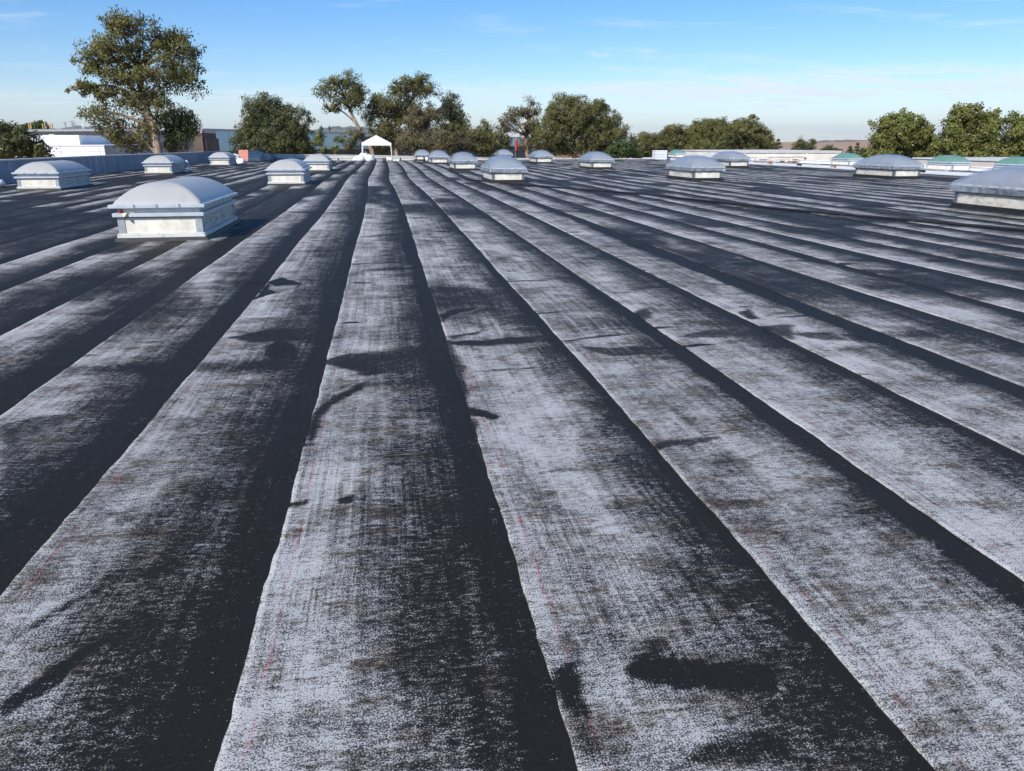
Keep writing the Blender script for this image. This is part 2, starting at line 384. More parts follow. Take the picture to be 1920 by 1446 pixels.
# ------------------------------------------------------------------ ground, hills
def sheet(name, x0, x1, y0, y1, z, m):
    o = bpy.data.objects.new(name, np_mesh(name, [(x0,y0,z),(x1,y0,z),(x1,y1,z),(x0,y1,z)], [(0,1,2,3)])); o.data.materials.append(m)
    return tag(link(o), kind="structure")
GZ = -8.0
sheet("ground", -14000, 14000, -3000, 16000, GZ, M['ground'])
def hill(name, pts, D, depth, m, seed):
    """a ridge whose crest passes through the given photo points, D metres away"""
    xs = [p[0] for p in pts]; ys = [p[1] for p in pts]
    n, k = 90, 14
    px = np.linspace(xs[0], xs[-1], n); py = np.interp(px, xs, ys) + (vnoise(px*0.09, px*0, seed)-.5)*2.2 + (vnoise(px*0.3, px*0, seed+3)-.5)*1.0
    V = []
    crest = np.array([at(a, b, D) for a, b in zip(px, py)])
    for j in range(k):
        t = j/(k-1); prof = math.sin(min(1, t/0.6)*math.pi/2)**1.3 if t < .6 else math.cos((t-.6)/.4*math.pi/2)
        yy = D + (t-.6)*depth + (vnoise(np.arange(n)*.35, np.full(n, j*.8), seed+5)-.5)*depth*.12
        zz = GZ-2 + (crest[:,2]-GZ+2)*prof*(1+(vnoise(np.arange(n)*.5, np.full(n, j*.9), seed+9)-.5)*.22*math.sin(math.pi*t))
        V.append(np.stack([crest[:,0]*(yy/D), yy, zz], 1))
    V = np.concatenate(V); F = [(j*n+i, j*n+i+1, (j+1)*n+i+1, (j+1)*n+i) for j in range(k-1) for i in range(n-1)]
    o = bpy.data.objects.new(name, np_mesh(name, V, F, smooth=True)); o.data.materials.append(m)
    return tag(link(o), kind="structure")
hill("hills", [(1390,272),(1440,267),(1490,266),(1540,267),(1590,266),(1630,264),(1680,262),(1740,263),(1800,266),(1880,272)], 4200, 2400, M['goldhill'], 1)
hill("hills", [(1470,270),(1530,265),(1580,262),(1640,264),(1690,258),(1760,257),(1850,262),(1980,270)], 7600, 2600, M['bluehill'], 2)
hill("hills", [(-260,262),(-80,246),(20,238),(60,236),(110,243),(140,237),(175,236),(220,241),(300,246),(400,254)], 7000, 2800, M['bluehill'], 3)
hill("hills", [(470,262),(560,248),(600,242),(640,238),(690,240),(760,247),(850,256),(960,262)], 8000, 2800, M['bluehill'], 4)

# ------------------------------------------------------------------ the roof
XL, XR, YB = -15.5, 29.3, 80.0
S, LAP, X0 = 0.955, 0.08, -0.475
deck = MB()
ys = np.concatenate([[-6.0], np.linspace(20, 50, 3), np.linspace(52, YB, 15)])
for a, b in zip(ys[:-1], ys[1:]):
    deck.add([(XL,a,rz(a)-.03),(XR,a,rz(a)-.03),(XR,b,rz(b)-.03),(XL,b,rz(b)-.03)], [(0,1,2,3)])
deck.add([(XL,-6,-8),(XR,-6,-8),(XR,-6,-.03),(XL,-6,-.03)], [(0,1,2,3)])
roof = tag(deck.build("roof", M['tar']), kind="structure")

TAR=[
 (1.00,[(0.683,1.832),(0.751,1.892),(0.842,1.869),(1.143,1.805),(1.14,1.75),(1.102,1.689),(0.982,1.7),(0.848,1.751),(0.773,1.78),(0.687,1.807)]),
 (0.75,[(0.776,1.992),(0.851,1.991),(0.873,1.939),(0.818,1.876),(0.761,1.885),(0.764,1.93)]),
 (0.80,[(0.835,1.945),(0.896,1.889),(0.893,1.86),(0.835,1.873)]),
 (0.45,[(0.677,1.972),(0.778,1.997),(0.951,1.954),(1.01,1.875),(0.91,1.857),(0.704,1.887)]),
 (0.70,[(0.835,1.753),(0.881,1.745),(0.863,1.657),(0.855,1.553),(0.855,1.529),(0.837,1.532),(0.832,1.651)]),
 (0.42,[(0.683,1.796),(1.097,1.685),(1.053,1.636),(0.824,1.652),(0.676,1.7)]),
 (0.80,[(0.696,1.455),(0.779,1.507),(0.902,1.535),(1.067,1.568),(1.086,1.514),(1.006,1.402)]),
 (0.95,[(0.457,1.885),(0.514,1.906),(0.515,1.807),(0.515,1.683),(0.49,1.651),(0.477,1.722),(0.453,1.794)]),
 (0.55,[(0.453,1.794),(0.512,1.673),(0.52,1.485),(0.417,1.502)]),
 (0.80,[(-1.086,2.699),(-1.213,2.551),(-1.32,2.381),(-1.318,2.338),(-1.207,2.484),(-1.076,2.649)]),
 (0.90,[(-0.996,2.338),(-1.067,2.24),(-1.156,2.102),(-1.21,2.019),(-1.189,1.972),(-1.113,2.071),(-1.047,2.184),(-0.986,2.304)]),
 (0.76,[(-0.568,5.587),(-0.395,5.739),(0.109,5.862),(0.506,5.913),(0.526,5.259),(0.438,4.707),(0.239,5.106),(0.012,5.21),(-0.179,5.138),(-0.378,5.385)]),
 (1.00,[(0.413,4.712),(0.463,4.352),(0.527,4.322),(0.628,4.18),(0.586,4.14),(0.483,4.233),(0.393,4.325)]),
 (0.85,[(0.251,6.097),(0.5,6.091),(0.485,4.876),(0.462,3.805),(0.359,3.985),(0.257,4.796)]),
 (0.88,[(-0.486,3.926),(-0.531,4.222),(-0.498,4.495),(-0.4,4.771),(-0.177,5.025),(-0.197,4.919),(-0.373,4.606),(-0.447,4.324),(-0.45,3.905)]),
 (0.55,[(-0.485,4.752),(-0.357,4.958),(-0.178,5.087),(-0.403,4.816),(-0.476,4.541)]),
 (0.95,[(0.486,7.046),(0.576,7.249),(0.928,7.343),(0.558,7.034),(0.485,6.772)]),
 (0.80,[(0.466,6.06),(0.765,6.01),(1.035,6.111),(1.408,6.085),(1.403,5.902),(1.084,5.867),(0.805,5.811),(0.505,5.896)]),
 (0.70,[(0.487,6.204),(0.834,6.357),(0.812,6.263),(0.523,6.087)]),
 (0.70,[(1.525,5.706),(1.74,5.586),(2.168,5.632),(2.128,5.343),(1.714,5.351),(1.539,5.506)]),
 (0.95,[(-1.027,6.139),(-0.954,6.301),(-0.805,6.135),(-0.732,6.005),(-0.746,5.662),(-0.845,5.754),(-0.887,5.527),(-0.964,5.835)]),
 (0.95,[(-1.421,9.146),(-1.324,9.464),(-1.108,9.239),(-1.035,9.009),(-1.282,8.878)]),
 (1.00,[(-1.419,8.208),(-1.413,9.181),(-1.371,8.661),(-1.239,8.542),(-1.453,8.071)]),
 (0.80,[(-1.4,6.486),(-1.098,6.704),(-0.611,6.744),(-0.548,6.305),(-0.772,6.234),(-1.166,6.266)]),
 (0.45,[(-1.459,7.19),(-1.077,7.263),(-0.625,7.281),(-0.598,7.045),(-1.047,7.032),(-1.419,6.965)]),
 (0.62,[(-2.317,4.524),(-2.165,4.653),(-1.98,4.726),(-1.905,5.07),(-1.616,5.256),(-1.526,5.471),(-1.467,4.497),(-1.492,3.646),(-1.495,2.934),(-1.514,2.705)]),
 (0.60,[(-2.833,5.692),(-2.662,5.799),(-2.564,5.925),(-2.46,5.563),(-2.431,4.923),(-2.474,4.88)]),
 (0.68,[(2.426,5.875),(2.819,6.041),(3.301,6.082),(3.657,6.106),(3.377,5.568),(3.042,5.771),(2.55,5.762)]),
 (0.65,[(3.446,5.778),(3.882,5.822),(3.824,5.492),(3.6,5.53)]),
 (0.90,[(-0.272,3.217),(-0.21,3.217),(-0.208,3.173),(-0.264,3.172)]),
 (0.90,[(-0.527,3.179),(-0.449,3.214),(-0.444,3.186),(-0.52,3.156)]),
 (0.70,[(-0.144,2.957),(-0.039,2.969),(0.054,2.943),(-0.039,2.934)]),
 (0.80,[(-1.172,3.774),(-1.01,3.76),(-1.083,3.732)]),
 (0.80,[(-0.959,3.645),(-0.894,3.647),(-0.889,3.594),(-0.944,3.597)]),
 (0.70,[(-0.99,3.236),(-0.775,3.21),(-0.554,3.147),(-0.768,3.173)]),
 (0.80,[(0.96,3.359),(0.846,3.359),(0.705,3.35),(0.841,3.393)]),
 (0.80,[(3.428,6.717),(3.564,6.819),(3.469,6.356),(3.369,6.373)]),
 (0.70,[(2.316,6.784),(2.596,7.035),(2.484,6.523),(2.354,6.5)]),
]

def poly_sd(px, py, poly):
    """signed distance, positive inside"""
    P = np.array(poly); Q = np.roll(P, -1, 0); d = np.full(px.shape, 1e9); ins = np.zeros(px.shape, bool)
    for (ax, ay), (bx, by) in zip(P, Q):
        ex, ey = bx-ax, by-ay; t = np.clip(((px-ax)*ex+(py-ay)*ey)/(ex*ex+ey*ey+1e-12), 0, 1)
        d = np.minimum(d, np.hypot(px-ax-t*ex, py-ay-t*ey))
        c = ((ay > py) != (by > py)) & (px < (bx-ax)*(py-ay)/(by-ay+1e-12)+ax); ins ^= c
    return np.where(ins, d, -d)
# random thin strokes and cross bands over the whole roof
STROKES = []
rs = np.random.default_rng(21)
for _ in range(520):
    y = 3.2 + 60*rs.random()**1.35; x = rs.uniform(-14, 28)
    L = rs.uniform(.12, .7)*(1 + y*.02); a = rs.normal(0, .18)
    STROKES.append((x, y, L*math.cos(a), L*math.sin(a), rs.uniform(.008, .03)*(1+y*.05), rs.uniform(.5, 1.0)))
def edge_x(k, Y):
    sway = -.17*np.exp(-((Y-37)/9.)**2) - .055*np.exp(-np.maximum(Y-1, 0)/3.2)
    e = X0 + k*S + sway + (vnoise(Y*.22, Y*0, k+40)-.5)*.035 + (vnoise(Y*1.7, Y*0, k+90)-.5)*.013 + (vnoise(Y*9, Y*0, k+140)-.5)*.009 + (vnoise(Y*31, Y*0, k+170)-.5)*.005
    return e
RIB = {-3:(.50,.30,.34), -2:(.58,.32,.30), -1:(.50,.42,.20), 0:(.62,.34,.19), 1:(.74,.32,.13), 2:(.74,.34,.13), 3:(.66,.34,.12), 4:(.70,.3,.30), 5:(.55,.25,.16), 6:(.66,.3,.2)}
def coverage(k, u, X, Y):
    """how much bitumen lies on the felt: thin to the left of each strip, solid by the next lap"""
    r = np.random.default_rng(1000+k)
    a0, w, sw = RIB.get(k, (r.uniform(.46,.75) if k > 0 else r.uniform(.36,.60), r.uniform(.22,.36), r.uniform(.10,.30) if k > 0 else r.uniform(.22,.42)))
    a = a0*S + (vnoise(Y*.35, Y*0, k+200)-.5)*(.22 if k in RIB else .42) + (vnoise(Y*1.3, Y*0, k+230)-.5)*.16
    a = a - .05
    c = .12 + sstep(a-w*1.6*S, a+w*1.15*S, u)*.92
    wid = sw + (vnoise(Y*.45, Y*0, k+260)-.5)*.16 + (vnoise(Y*2.2, Y*0, k+270)-.5)*.04
    c = np.maximum(c, sstep(-.045, .04, u-(S-np.maximum(wid, .05)))*1.3)
    base = .17 + .36*vnoise(Y*.8, u*2.2, k+300) + (.10*vnoise(Y*2.3, u*5, k+330) if k >= 1 else 0)
    # patches where the brush covered everything, commoner towards the left
    p = vnoise(Y*.16 + k*3.3, X*.30, 5)*.6 + vnoise(Y*.55, X*.8, 6)*.4
    thr = np.interp(X, [-15, -4, -2.6, -1.6, 4, 12, 29], [.46, .44, .51, .66, .63, .54, .48])
    c = np.maximum(c, sstep(thr-.04, thr+.15, p)*np.interp(X, [-4, -2], [1.05, 1.0])*sstep(5., 8., Y + 4*(X < -2.4)))
    # cross bands where sheet ends meet
    for yb, wd, st in ((5.35,.30,.55),(9.7,.22,.45),(13.6,.22,.40),(18.2,.35,.5),(24.5,.5,.5),(33,.6,.5),(44,.8,.5),(57,1.,.5)):
        yy = yb + (vnoise(X*.55, X*0, int(yb*7))-.5)*1.7
        c = np.maximum(c, st*(1-sstep(0, wd, np.abs(Y-yy)))*sstep(.35,.6,vnoise(X*1.3, X*0+yb, 11)) + c*.9)
    return np.maximum(base, c) + .10*np.maximum(base, .0)*(c < 1)
def make_sheet(k, y0, y1, fine):
    du = .025 if fine else (.06 if y0 < 25 else .09)
    dv = .025 if fine else (.10 if y0 < 25 else .28)
    nu = int(round((S+LAP)/du))+1; nv = max(2, int(round((y1-y0+.1)/dv))+1)
    U = np.linspace(0, S+LAP, nu); Yv = np.linspace(y0, y1+.1, nv)
    uu, yy = np.meshgrid(U, Yv)
    xl, xr = edge_x(k, Yv), edge_x(k+1, Yv)+LAP
    X = xl[:,None] + (xr-xl)[:,None]*uu/(S+LAP)
    lift = .007*(1-uu/(S+LAP)) + .003*(1-(yy-y0)/(y1-y0+.1))
    buck = .010*(vnoise(X*.9, yy*.7, 31)-.5) + .003*(vnoise(X*4, yy*3, 32)-.5)      # same for neighbours, keeps laps in order
    Z = rz(yy) + lift + buck
    cov = coverage(k, uu, X, yy)
    tar = np.zeros_like(cov)
    xmin, xmax = X.min(), X.max()
    wx = X + (vnoise(X*9, yy*9, 51)-.5)*.022*(1+yy*.12) + (vnoise(X*28, yy*28, 52)-.5)*.018
    wy = yy + (vnoise(X*7, yy*7, 53)-.5)*.022*(1+yy*.25) + (vnoise(X*24, yy*24, 54)-.5)*.018
    for s, poly in TAR:
        p = np.array(poly)
        if p[:,0].max() < xmin-.1 or p[:,0].min() > xmax+.1 or p[:,1].max() < y0-.1 or p[:,1].min() > y1+.2: continue
        wd = .03 if s >= .9 else .055; tar = np.maximum(tar, s*sstep(-wd, wd*.7, poly_sd(wx, wy, poly) + (.012 if s >= .9 else 0)))
    for (sx, sy, dx, dy, w, st) in STROKES:
        if sx+abs(dx) < xmin or sx > xmax or sy < y0-.5 or sy > y1+.5: continue
        t = np.clip(((wx-sx)*dx+(wy-sy)*dy)/(dx*dx+dy*dy), 0, 1); ww = w*(.45+1.1*np.sin(math.pi*np.clip(t*.9+.05, 0, 1)))
        tar = np.maximum(tar, st*(1-sstep(.5, 1.6, np.hypot(wx-sx-t*dx, wy-sy-t*dy)/ww)))
    # turned-down left edge gives the lap its thickness
    X = np.concatenate([X[:,:1]-.0005, X], 1); Z = np.concatenate([Z[:,:1]-.008, Z], 1); yy = np.concatenate([yy[:,:1], yy], 1); uu = np.concatenate([uu[:,:1]-.01, uu], 1)
    cov = np.concatenate([cov[:,:1], cov], 1); tar = np.concatenate([tar[:,:1], tar], 1); nu += 1
    V = np.stack([X, yy, Z], -1).reshape(-1, 3)
    i = np.arange(nu-1)[None,:] + (np.arange(nv-1)*nu)[:,None]
    F = np.stack([i, i+1, i+1+nu, i+nu], -1).reshape(-1, 4)
    me = np_mesh("roofing_sheet", V, F, uv=np.stack([uu, yy], -1).reshape(-1, 2), attrs={"cov": cov.ravel(), "tar": tar.ravel()}, smooth=True)
    me.materials.append(M['roof'])
    link(bpy.data.objects.new("roofing_sheet", me), roof)
K0, K1 = int(math.floor((XL-X0)/S))+1, int(math.floor((XR-X0)/S))-1
rk = np.random.default_rng(5)
for k in range(K0, K1+1):
    y = -3.0
    ends = []
    first = rk.uniform(8.5, 13) if -5 <= k <= 5 else rk.uniform(9, 16)
    y1 = first
    while y < YB-.3:
        if y1 > YB-6: y1 = YB-.12
        make_sheet(k, y, y1, (-4 <= k <= 5) and y < 0)
        y = y1; y1 = y + rk.uniform(14, 18)

# ------------------------------------------------------------------ parapets
def parapet(name, label, axis, fixed, a0, a1, step, top, base, thick, m, seams, mcap, side):
    """wall along an axis; `side` is the sign of the face towards the roof"""
    p0 = (fixed, a0, 0) if axis == 'y' else (a0, fixed, 0)
    w = empty(name, p0); tag(w, label, "wall")
    a = a0
    def pt(s, off, z): return (off, s-a0, z) if axis == 'y' else (s-a0, off, z)
    while a < a1-.01:
        b = min(a+step, a1); g = .008
        v = [pt(a+g, 0, base(a)), pt(b-g, 0, base(b)), pt(b-g, 0, top(b)), pt(a+g, 0, top(a)),
             pt(a+g, -side*thick, base(a)), pt(b-g, -side*thick, base(b)), pt(b-g, -side*thick, top(b)), pt(a+g, -side*thick, top(a))]
        MB().add(v, [(0,1,2,3),(7,6,5,4),(0,4,5,1),(1,5,6,2),(2,6,7,3),(3,7,4,0)]).build("wall_panel", m, w)
        o1, o2 = side*.045, -side*(thick+.045)
        v = [pt(a+.003, o1, top(a)+.003), pt(b-.003, o1, top(b)+.003), pt(b-.003, o2, top(b)+.003), pt(a+.003, o2, top(a)+.003),
             pt(a+.003, o1, top(a)+.06), pt(b-.003, o1, top(b)+.06), pt(b-.003, o2, top(b)+.06), pt(a+.003, o2, top(a)+.06)]
        MB().add(v, [(3,2,1,0),(4,5,6,7),(0,1,5,4),(1,2,6,5),(2,3,7,6),(3,0,4,7)]).build("coping", mcap, w)
        a = b
    for s in seams:
        v = [pt(s-.05, side*.004, base(s)+.1), pt(s+.05, side*.004, base(s)+.1), pt(s+.05, side*.004, top(s)), pt(s-.05, side*.004, top(s)),
             pt(s-.05, side*.012, base(s)+.1), pt(s+.05, side*.012, base(s)+.1), pt(s+.05, side*.012, top(s)), pt(s-.05, side*.012, top(s))]
        MB().add(v, [(3,2,1,0),(4,5,6,7),(0,1,5,4),(1,2,6,5),(2,3,7,6),(3,0,4,7)]).build("seam_strip", M['seam'], w)
    return w
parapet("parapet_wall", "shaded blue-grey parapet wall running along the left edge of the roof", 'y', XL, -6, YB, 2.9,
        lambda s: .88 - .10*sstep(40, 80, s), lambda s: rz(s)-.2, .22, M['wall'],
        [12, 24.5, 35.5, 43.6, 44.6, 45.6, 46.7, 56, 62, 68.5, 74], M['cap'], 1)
BX0, BX1 = XL-.3, 31.0
def back_top(s): return float(np.interp(s, [-16, -1, 17, 31], [.62, .40, .02, -.02])) - .06
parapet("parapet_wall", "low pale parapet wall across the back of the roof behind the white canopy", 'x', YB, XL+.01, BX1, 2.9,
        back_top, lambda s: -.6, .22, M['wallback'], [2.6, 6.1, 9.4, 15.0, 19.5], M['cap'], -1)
# conduit along the foot of the back wall
cd = empty("conduit", (-6, YB-.35, rz(YB)))
tag(cd, "thin grey conduit on small blocks along the foot of the back parapet", "pipe")
MB().tube([(-5, 0, .22), (8, 0, .22), (20, 0, .20)], .03, 8).build("tube", M['pipe'], cd, True)
for x in np.arange(-4.5, 20, 3.1): MB().box(x-.07, x+.07, -.09, .09, 0, .185).build("block", M['black'], cd)

# ------------------------------------------------------------------ white coated roof to the right, with its pipe
WZ = .02
wr = MB().box(XR, 35.0, -6, YB+4, -8, WZ); tag(wr.build("white_roof", M['white']), kind="structure")
parapet("parapet_wall", "low white parapet on the far edge of the white roof, under the trees", 'y', 35.0, 8, YB+4, 4.0,
        lambda s: .20, lambda s: -1.0, .2, M['white'], [], M['white'], -1)
gp = empty("gas_pipe", (XR+.45, 24, WZ)); tag(gp, "long grey pipe on wooden blocks where black roof meets white roof", "pipe")
for a, b in zip(np.arange(0, 54, 6.1), np.arange(6.1, 60, 6.1)):
    MB().tube([(0, a+.02, .17), (0, b-.02, .17)], .045, 8).build("pipe_length", M['pipe'], gp, True)
    MB().tube([(0, b-.09, .17), (0, b+.09, .17)], .058, 8).build("coupling", M['pipe'], gp, True)
for i, a in enumerate(np.arange(1.5, 55, 4.3)):
    MB().box(-.17, .17, a-.07, a+.07, 0, .123).build("block", M['block'] if i % 3 else M['black'], gp)
kerb = MB().box(XR-.28, XR-.004, -6, YB-.12, -.2, .055); tag(kerb.build("edge_curb", M['white']), "white coated curb strip along the right edge of the black roof", "curb")

# ------------------------------------------------------------------ skylights
SW, SL = .71, 1.51                              # half width and half length at the base
def dome_z(s, t, rise, soft=0.0):
    fx = 1-np.abs(s)**2.3
    e = np.clip((1-np.abs(t))/.36, 0, 1); fy = np.sin(e*math.pi/2)**.95
    if soft:
        m = np.minimum(fx, fy); d = np.abs(fx-fy); h = np.maximum(soft-d, 0); return rise*(m - h*h/(4*soft))
    return rise*np.minimum(fx, fy)
def grid_mesh(name, nu, nv, fn, smooth=True):
    s, t = np.meshgrid(np.linspace(-1, 1, nu), np.linspace(-1, 1, nv))
    V = fn(s, t).reshape(-1, 3)
    i = np.arange(nu-1)[None,:] + (np.arange(nv-1)*nu)[:,None]
    return np_mesh(name, V, np.stack([i, i+1, i+1+nu, i+nu], -1).reshape(-1, 4), smooth=smooth)
def pillow_z(s, t, rise): return rise*(np.maximum(1-np.abs(s)**2.5, 0)*np.maximum(1-np.abs(t)**3.0, 0))**.72
def dome_mesh(rise, pillow=False):
    def fn(s, t):
        z = pillow_z(s, t, rise) if pillow else dome_z(s, t, rise)
        edge = np.maximum(np.abs(s), np.abs(t))
        return np.stack([s*(SW-.005), t*(SL-.005), .612 + z + .02*(edge < .999)], -1)
    return grid_mesh("dome", 61, 61, fn)
def film_mesh(rise, seed, z_bot=.43):
    def fn(s, t):
        q = .84
        cs, ct = np.clip(s/q, -1, 1), np.clip(t/q, -1, 1)
        k = np.clip((np.maximum(np.abs(s), np.abs(t))-q)/(1-q), 0, 1)
        z = .66 + pillow_z(cs*.985, ct*.985, rise)
        per = np.where(np.abs(s) > np.abs(t), t*SL*9, s*SW*9+40)
        wr = (vnoise(per, k*1.5, seed)-.5)*.10 + (vnoise(per*3.3+k*4, k*3, seed+1)-.5)*.055
        wr2 = (vnoise(cs*3, ct*6, seed+2)-.5)*.022
        x = cs*(SW+.045); y = ct*(SL+.045)
        ox = np.sign(s)*(np.abs(s) > q)*(wr*k + .015*k); oy = np.sign(t)*(np.abs(t) > q)*(wr*k + .015*k)
        z = np.where(k > 0, .66 - k*(.66-z_bot) + (vnoise(per*.6, per*0, seed+5)-.5)*.04*k, z + wr2*(1-np.maximum(np.abs(cs), np.abs(ct))**4))
        return np.stack([x+ox, y+oy, z], -1)
    return grid_mesh("plastic_film", 57, 81, fn)
def skylight_proto(name, dome_m, film=None, clips=False, side_m=None):
    root = empty(name, (0,0,0))
    MB().ring(SW+.05, SL+.05, SW-.09, SL-.09, -.03, .055, .02).build("base_flashing", M['tar'], root)
    MB().ring(SW, SL, SW-.08, SL-.08, .056, .13).build("flange", M['whitemetal'] if not film else M['tar'], root, bevel=.006)
    cx, cy = SW-.045, SL-.045
    sm = side_m or M['cream']
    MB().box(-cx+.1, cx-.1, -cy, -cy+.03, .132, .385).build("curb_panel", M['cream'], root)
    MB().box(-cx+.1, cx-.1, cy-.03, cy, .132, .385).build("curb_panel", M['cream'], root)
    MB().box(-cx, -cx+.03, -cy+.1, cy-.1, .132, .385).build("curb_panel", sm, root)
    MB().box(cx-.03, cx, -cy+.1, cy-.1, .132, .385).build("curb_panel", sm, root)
    for sx in (-1, 1):
        for sy in (-1, 1):
            b = MB(); e = .012
            X = sorted((sx*(cx+e), sx*(cx-.098))); Y = sorted((sy*(cy+e), sy*(cy-.03)))
            b.box(X[0], X[1], Y[0], Y[1], .131, .405)
            X = sorted((sx*(cx+e), sx*(cx-.03))); Y = sorted((sy*(cy-.0305), sy*(cy-.098)))
            b.box(X[0], X[1], Y[0], Y[1], .131, .405)
            b.build("corner_trim", M['galv'] if not film else M['galvdark'], root)
    MB().ring(cx-.006, cy-.006, cx-.06, cy-.06, .386, .4045).build("wood_strip", M['wood'], root)
    MB().ring(SW+.02, SL+.02, SW-.1, SL-.1, .406, .47).build("ledge", M['frame'] if not film else M['galvdark'], root, bevel=.006)
    MB().ring(SW-.06, SL-.06, SW-.12, SL-.12, .471, .548).build("neck", M['frame'], root)
    fr = MB().ring(SW+.055, SL+.055, SW-.1, SL-.1, .549, .612).build("frame", M['frame'], root, bevel=.008)
    if clips:
        for x in (-.36, 0, .36):
            for sy in (-1, 1):
                Y = sorted((sy*(SL+.056), sy*(SL+.068))); MB().box(x-.012, x+.012, Y[0], Y[1], .553, .618).build("clip", M['galv'], fr)
        for y in np.linspace(-1.2, 1.2, 7):
            for sx in (-1, 1):
                X = sorted((sx*(SW+.056), sx*(SW+.068))); MB().box(X[0], X[1], y-.012, y+.012, .553, .618).build("clip", M['galv'], fr)
    dm = bpy.data.objects.new("dome", dome_mesh(.40 if dome_m is not M["dome"] else .33, dome_m is not M["dome"])); dm.data.materials.append(dome_m); link(dm, root)
    if film is not None:
        fo = bpy.data.objects.new("plastic_film", film_mesh(.41, film)); fo.data.materials.append(M['film']); link(fo, root)
    return root
LIST = [
 ("bare", -3.77, 13.55, "large domed skylight nearest on the left, red scrap under its rim"),
 ("bare", -12.0, 29.3, "domed skylight at far left in front of the shaded parapet wall"),
 ("bare", -11.8, 43.5, "domed skylight with a white hose looped over its shaded side"),
 ("bare", -11.9, 60.0, "small domed skylight beside the white bag heap and salmon board"),
 ("bare", -12.0, 76.0, "smallest grey domed skylight, just right of the salmon board"),
 ("bare", -3.78, 31.3, "domed skylight directly behind the large near-left one, white tag under rim"),
 ("bare", -3.78, 46.4, "grey domed skylight left of the canopy, half hidden by the one before it"),
 ("film", 5.15, 31.3, "film-wrapped skylight nearest the middle of the roof"),
 ("film", 4.94, 46.0, "film-wrapped skylight second in the middle row counting away from camera"),
 ("film", 4.55, 61.5, "film-wrapped skylight third in the middle row, close before the fourth"),
 ("film", 4.05, 77.0, "farthest film-wrapped skylight of the middle row, buckets in front of it"),
 ("film", 15.2, 14.4, "big film-wrapped skylight cut off by the right edge of the picture"),
 ("film", 14.05, 31.6, "film-wrapped skylight seen on its corner, alone right of centre"),
 ("film", 13.75, 47.0, "film-wrapped skylight before the bright green bush behind the roof"),
 ("film", 13.2, 62.0, "small film-wrapped skylight below the big dense round tree"),
 ("film", 12.7, 79.0, "tiny film-wrapped skylight against back wall below the red banner"),
 ("film", 23.9, 31.8, "wide film-wrapped skylight in front of the right-hand leafy trees"),
 ("film", 23.5, 48.0, "film-wrapped skylight in front of the off-white roof wall"),
 ("green", 31.6, 78.0, "green domed skylight half hidden by the stack of white boards"),
 ("green", 33.0, 49.0, "green domed skylight beside the off-white wall on the white roof"),
 ("green", 33.2, 39.2, "green domed skylight between the wide wrapped skylight and the big right one"),
 ("green", 33.2, 34.0, "green domed skylight at the right edge before the tan building"),
]
GRP = {"bare": "bare grey skylights on the left", "film": "skylights wrapped in clear film", "green": "green skylights on the white roof"}
protos = {"bare": [skylight_proto("skylight", M['dome'], clips=True, side_m=M['dirty_shade'])],  # stained side boards, their darker colour also deepens the shade on these sides
          "film": [skylight_proto("skylight", M['domefilm'], film=sd, side_m=M['dirty_shade']) for sd in (61, 72, 85)],
          "green": [skylight_proto("skylight", M['greendome'])]}
used = set(); cnt = {"bare": 0, "film": 0, "green": 0}
for kind, x, y, label in LIST:
    i = cnt[kind] % len(protos[kind]); cnt[kind] += 1
    pr = protos[kind][i]
    o = pr if (kind, i) not in used else copy_tree(pr)
    used.add((kind, i))
    o.location = (x, y+SL, rz(y)+.006 if kind != "green" else WZ)
    if kind == "green": o.scale = (.86, .74, .86)
    tag(o, label, "skylight", GRP[kind])
# bits left on the nearest skylight
sk = (-3.77, 13.55)
can = empty("paint_can", (sk[0]-.60, sk[1]+.03, .476)); tag(can, "tiny red can standing under the rim of the nearest left skylight", "can")
MB().tube([(0,0,0),(0,0,.055)], .026, 12).build("can_body", M['red'], can, True)
MB().tube([(0,0,.0555),(0,0,.062)], .027, 12).build("lid", M['galv'], can, True)
pv = MB(); pv.add([(0,0,.0),(.1,-.03,.012),(.2,.01,.006),(.19,.06,.018),(.09,.07,.004),(.06,-.09,-.05),(.02,-.085,-.03),(.03,.01,-.003)],
                  [(0,5,1,4),(1,2,3,4),(0,6,5),(0,4,7)])
pp = pv.build("paper_scrap", M['paper']); pp.location = (sk[0]-.58, sk[1]-.005, .475)
sm_ = pp.modifiers.new("thick", 'SOLIDIFY'); sm_.thickness = .003
tag(pp, "crumpled yellowish paper scrap on the ledge beside the red can", "paper")
tg = MB().box(-.14, -.02, -.075, -.070, .49, .54).build("sticker", M['paper']); tg.location = (-3.78-.25, 31.3+.125, rz(31.3))
tag(tg, "small white tag stuck under the rim of the second left skylight", "tag")
# white hose looped over the third left skylight
hp = [(-11.06,43.7,.62),(-11.02,44.4,.50),(-10.98,45.0,.22),(-10.9,45.6,.06),(-10.85,46.2,.2),(-10.98,46.6,.5),(-11.08,46.7,.64)]
def spline(p, n=8):
    p = [np.array(q, float) for q in p]; out = []
    for i in range(len(p)-1):
        a, b, c, d = p[max(i-1,0)], p[i], p[i+1], p[min(i+2,len(p)-1)]
        for j in range(n):
            t = j/n; out.append(.5*((2*b)+(-a+c)*t+(2*a-5*b+4*c-d)*t*t+(-a+3*b-3*c+d)*t**3))
    return out+[p[-1]]
ho = MB().tube(spline(hp), .035, 8).build("white_hose", M['bag'], None, True); tag(ho, "white hose hanging in a loop on the side of a left skylight", "hose")
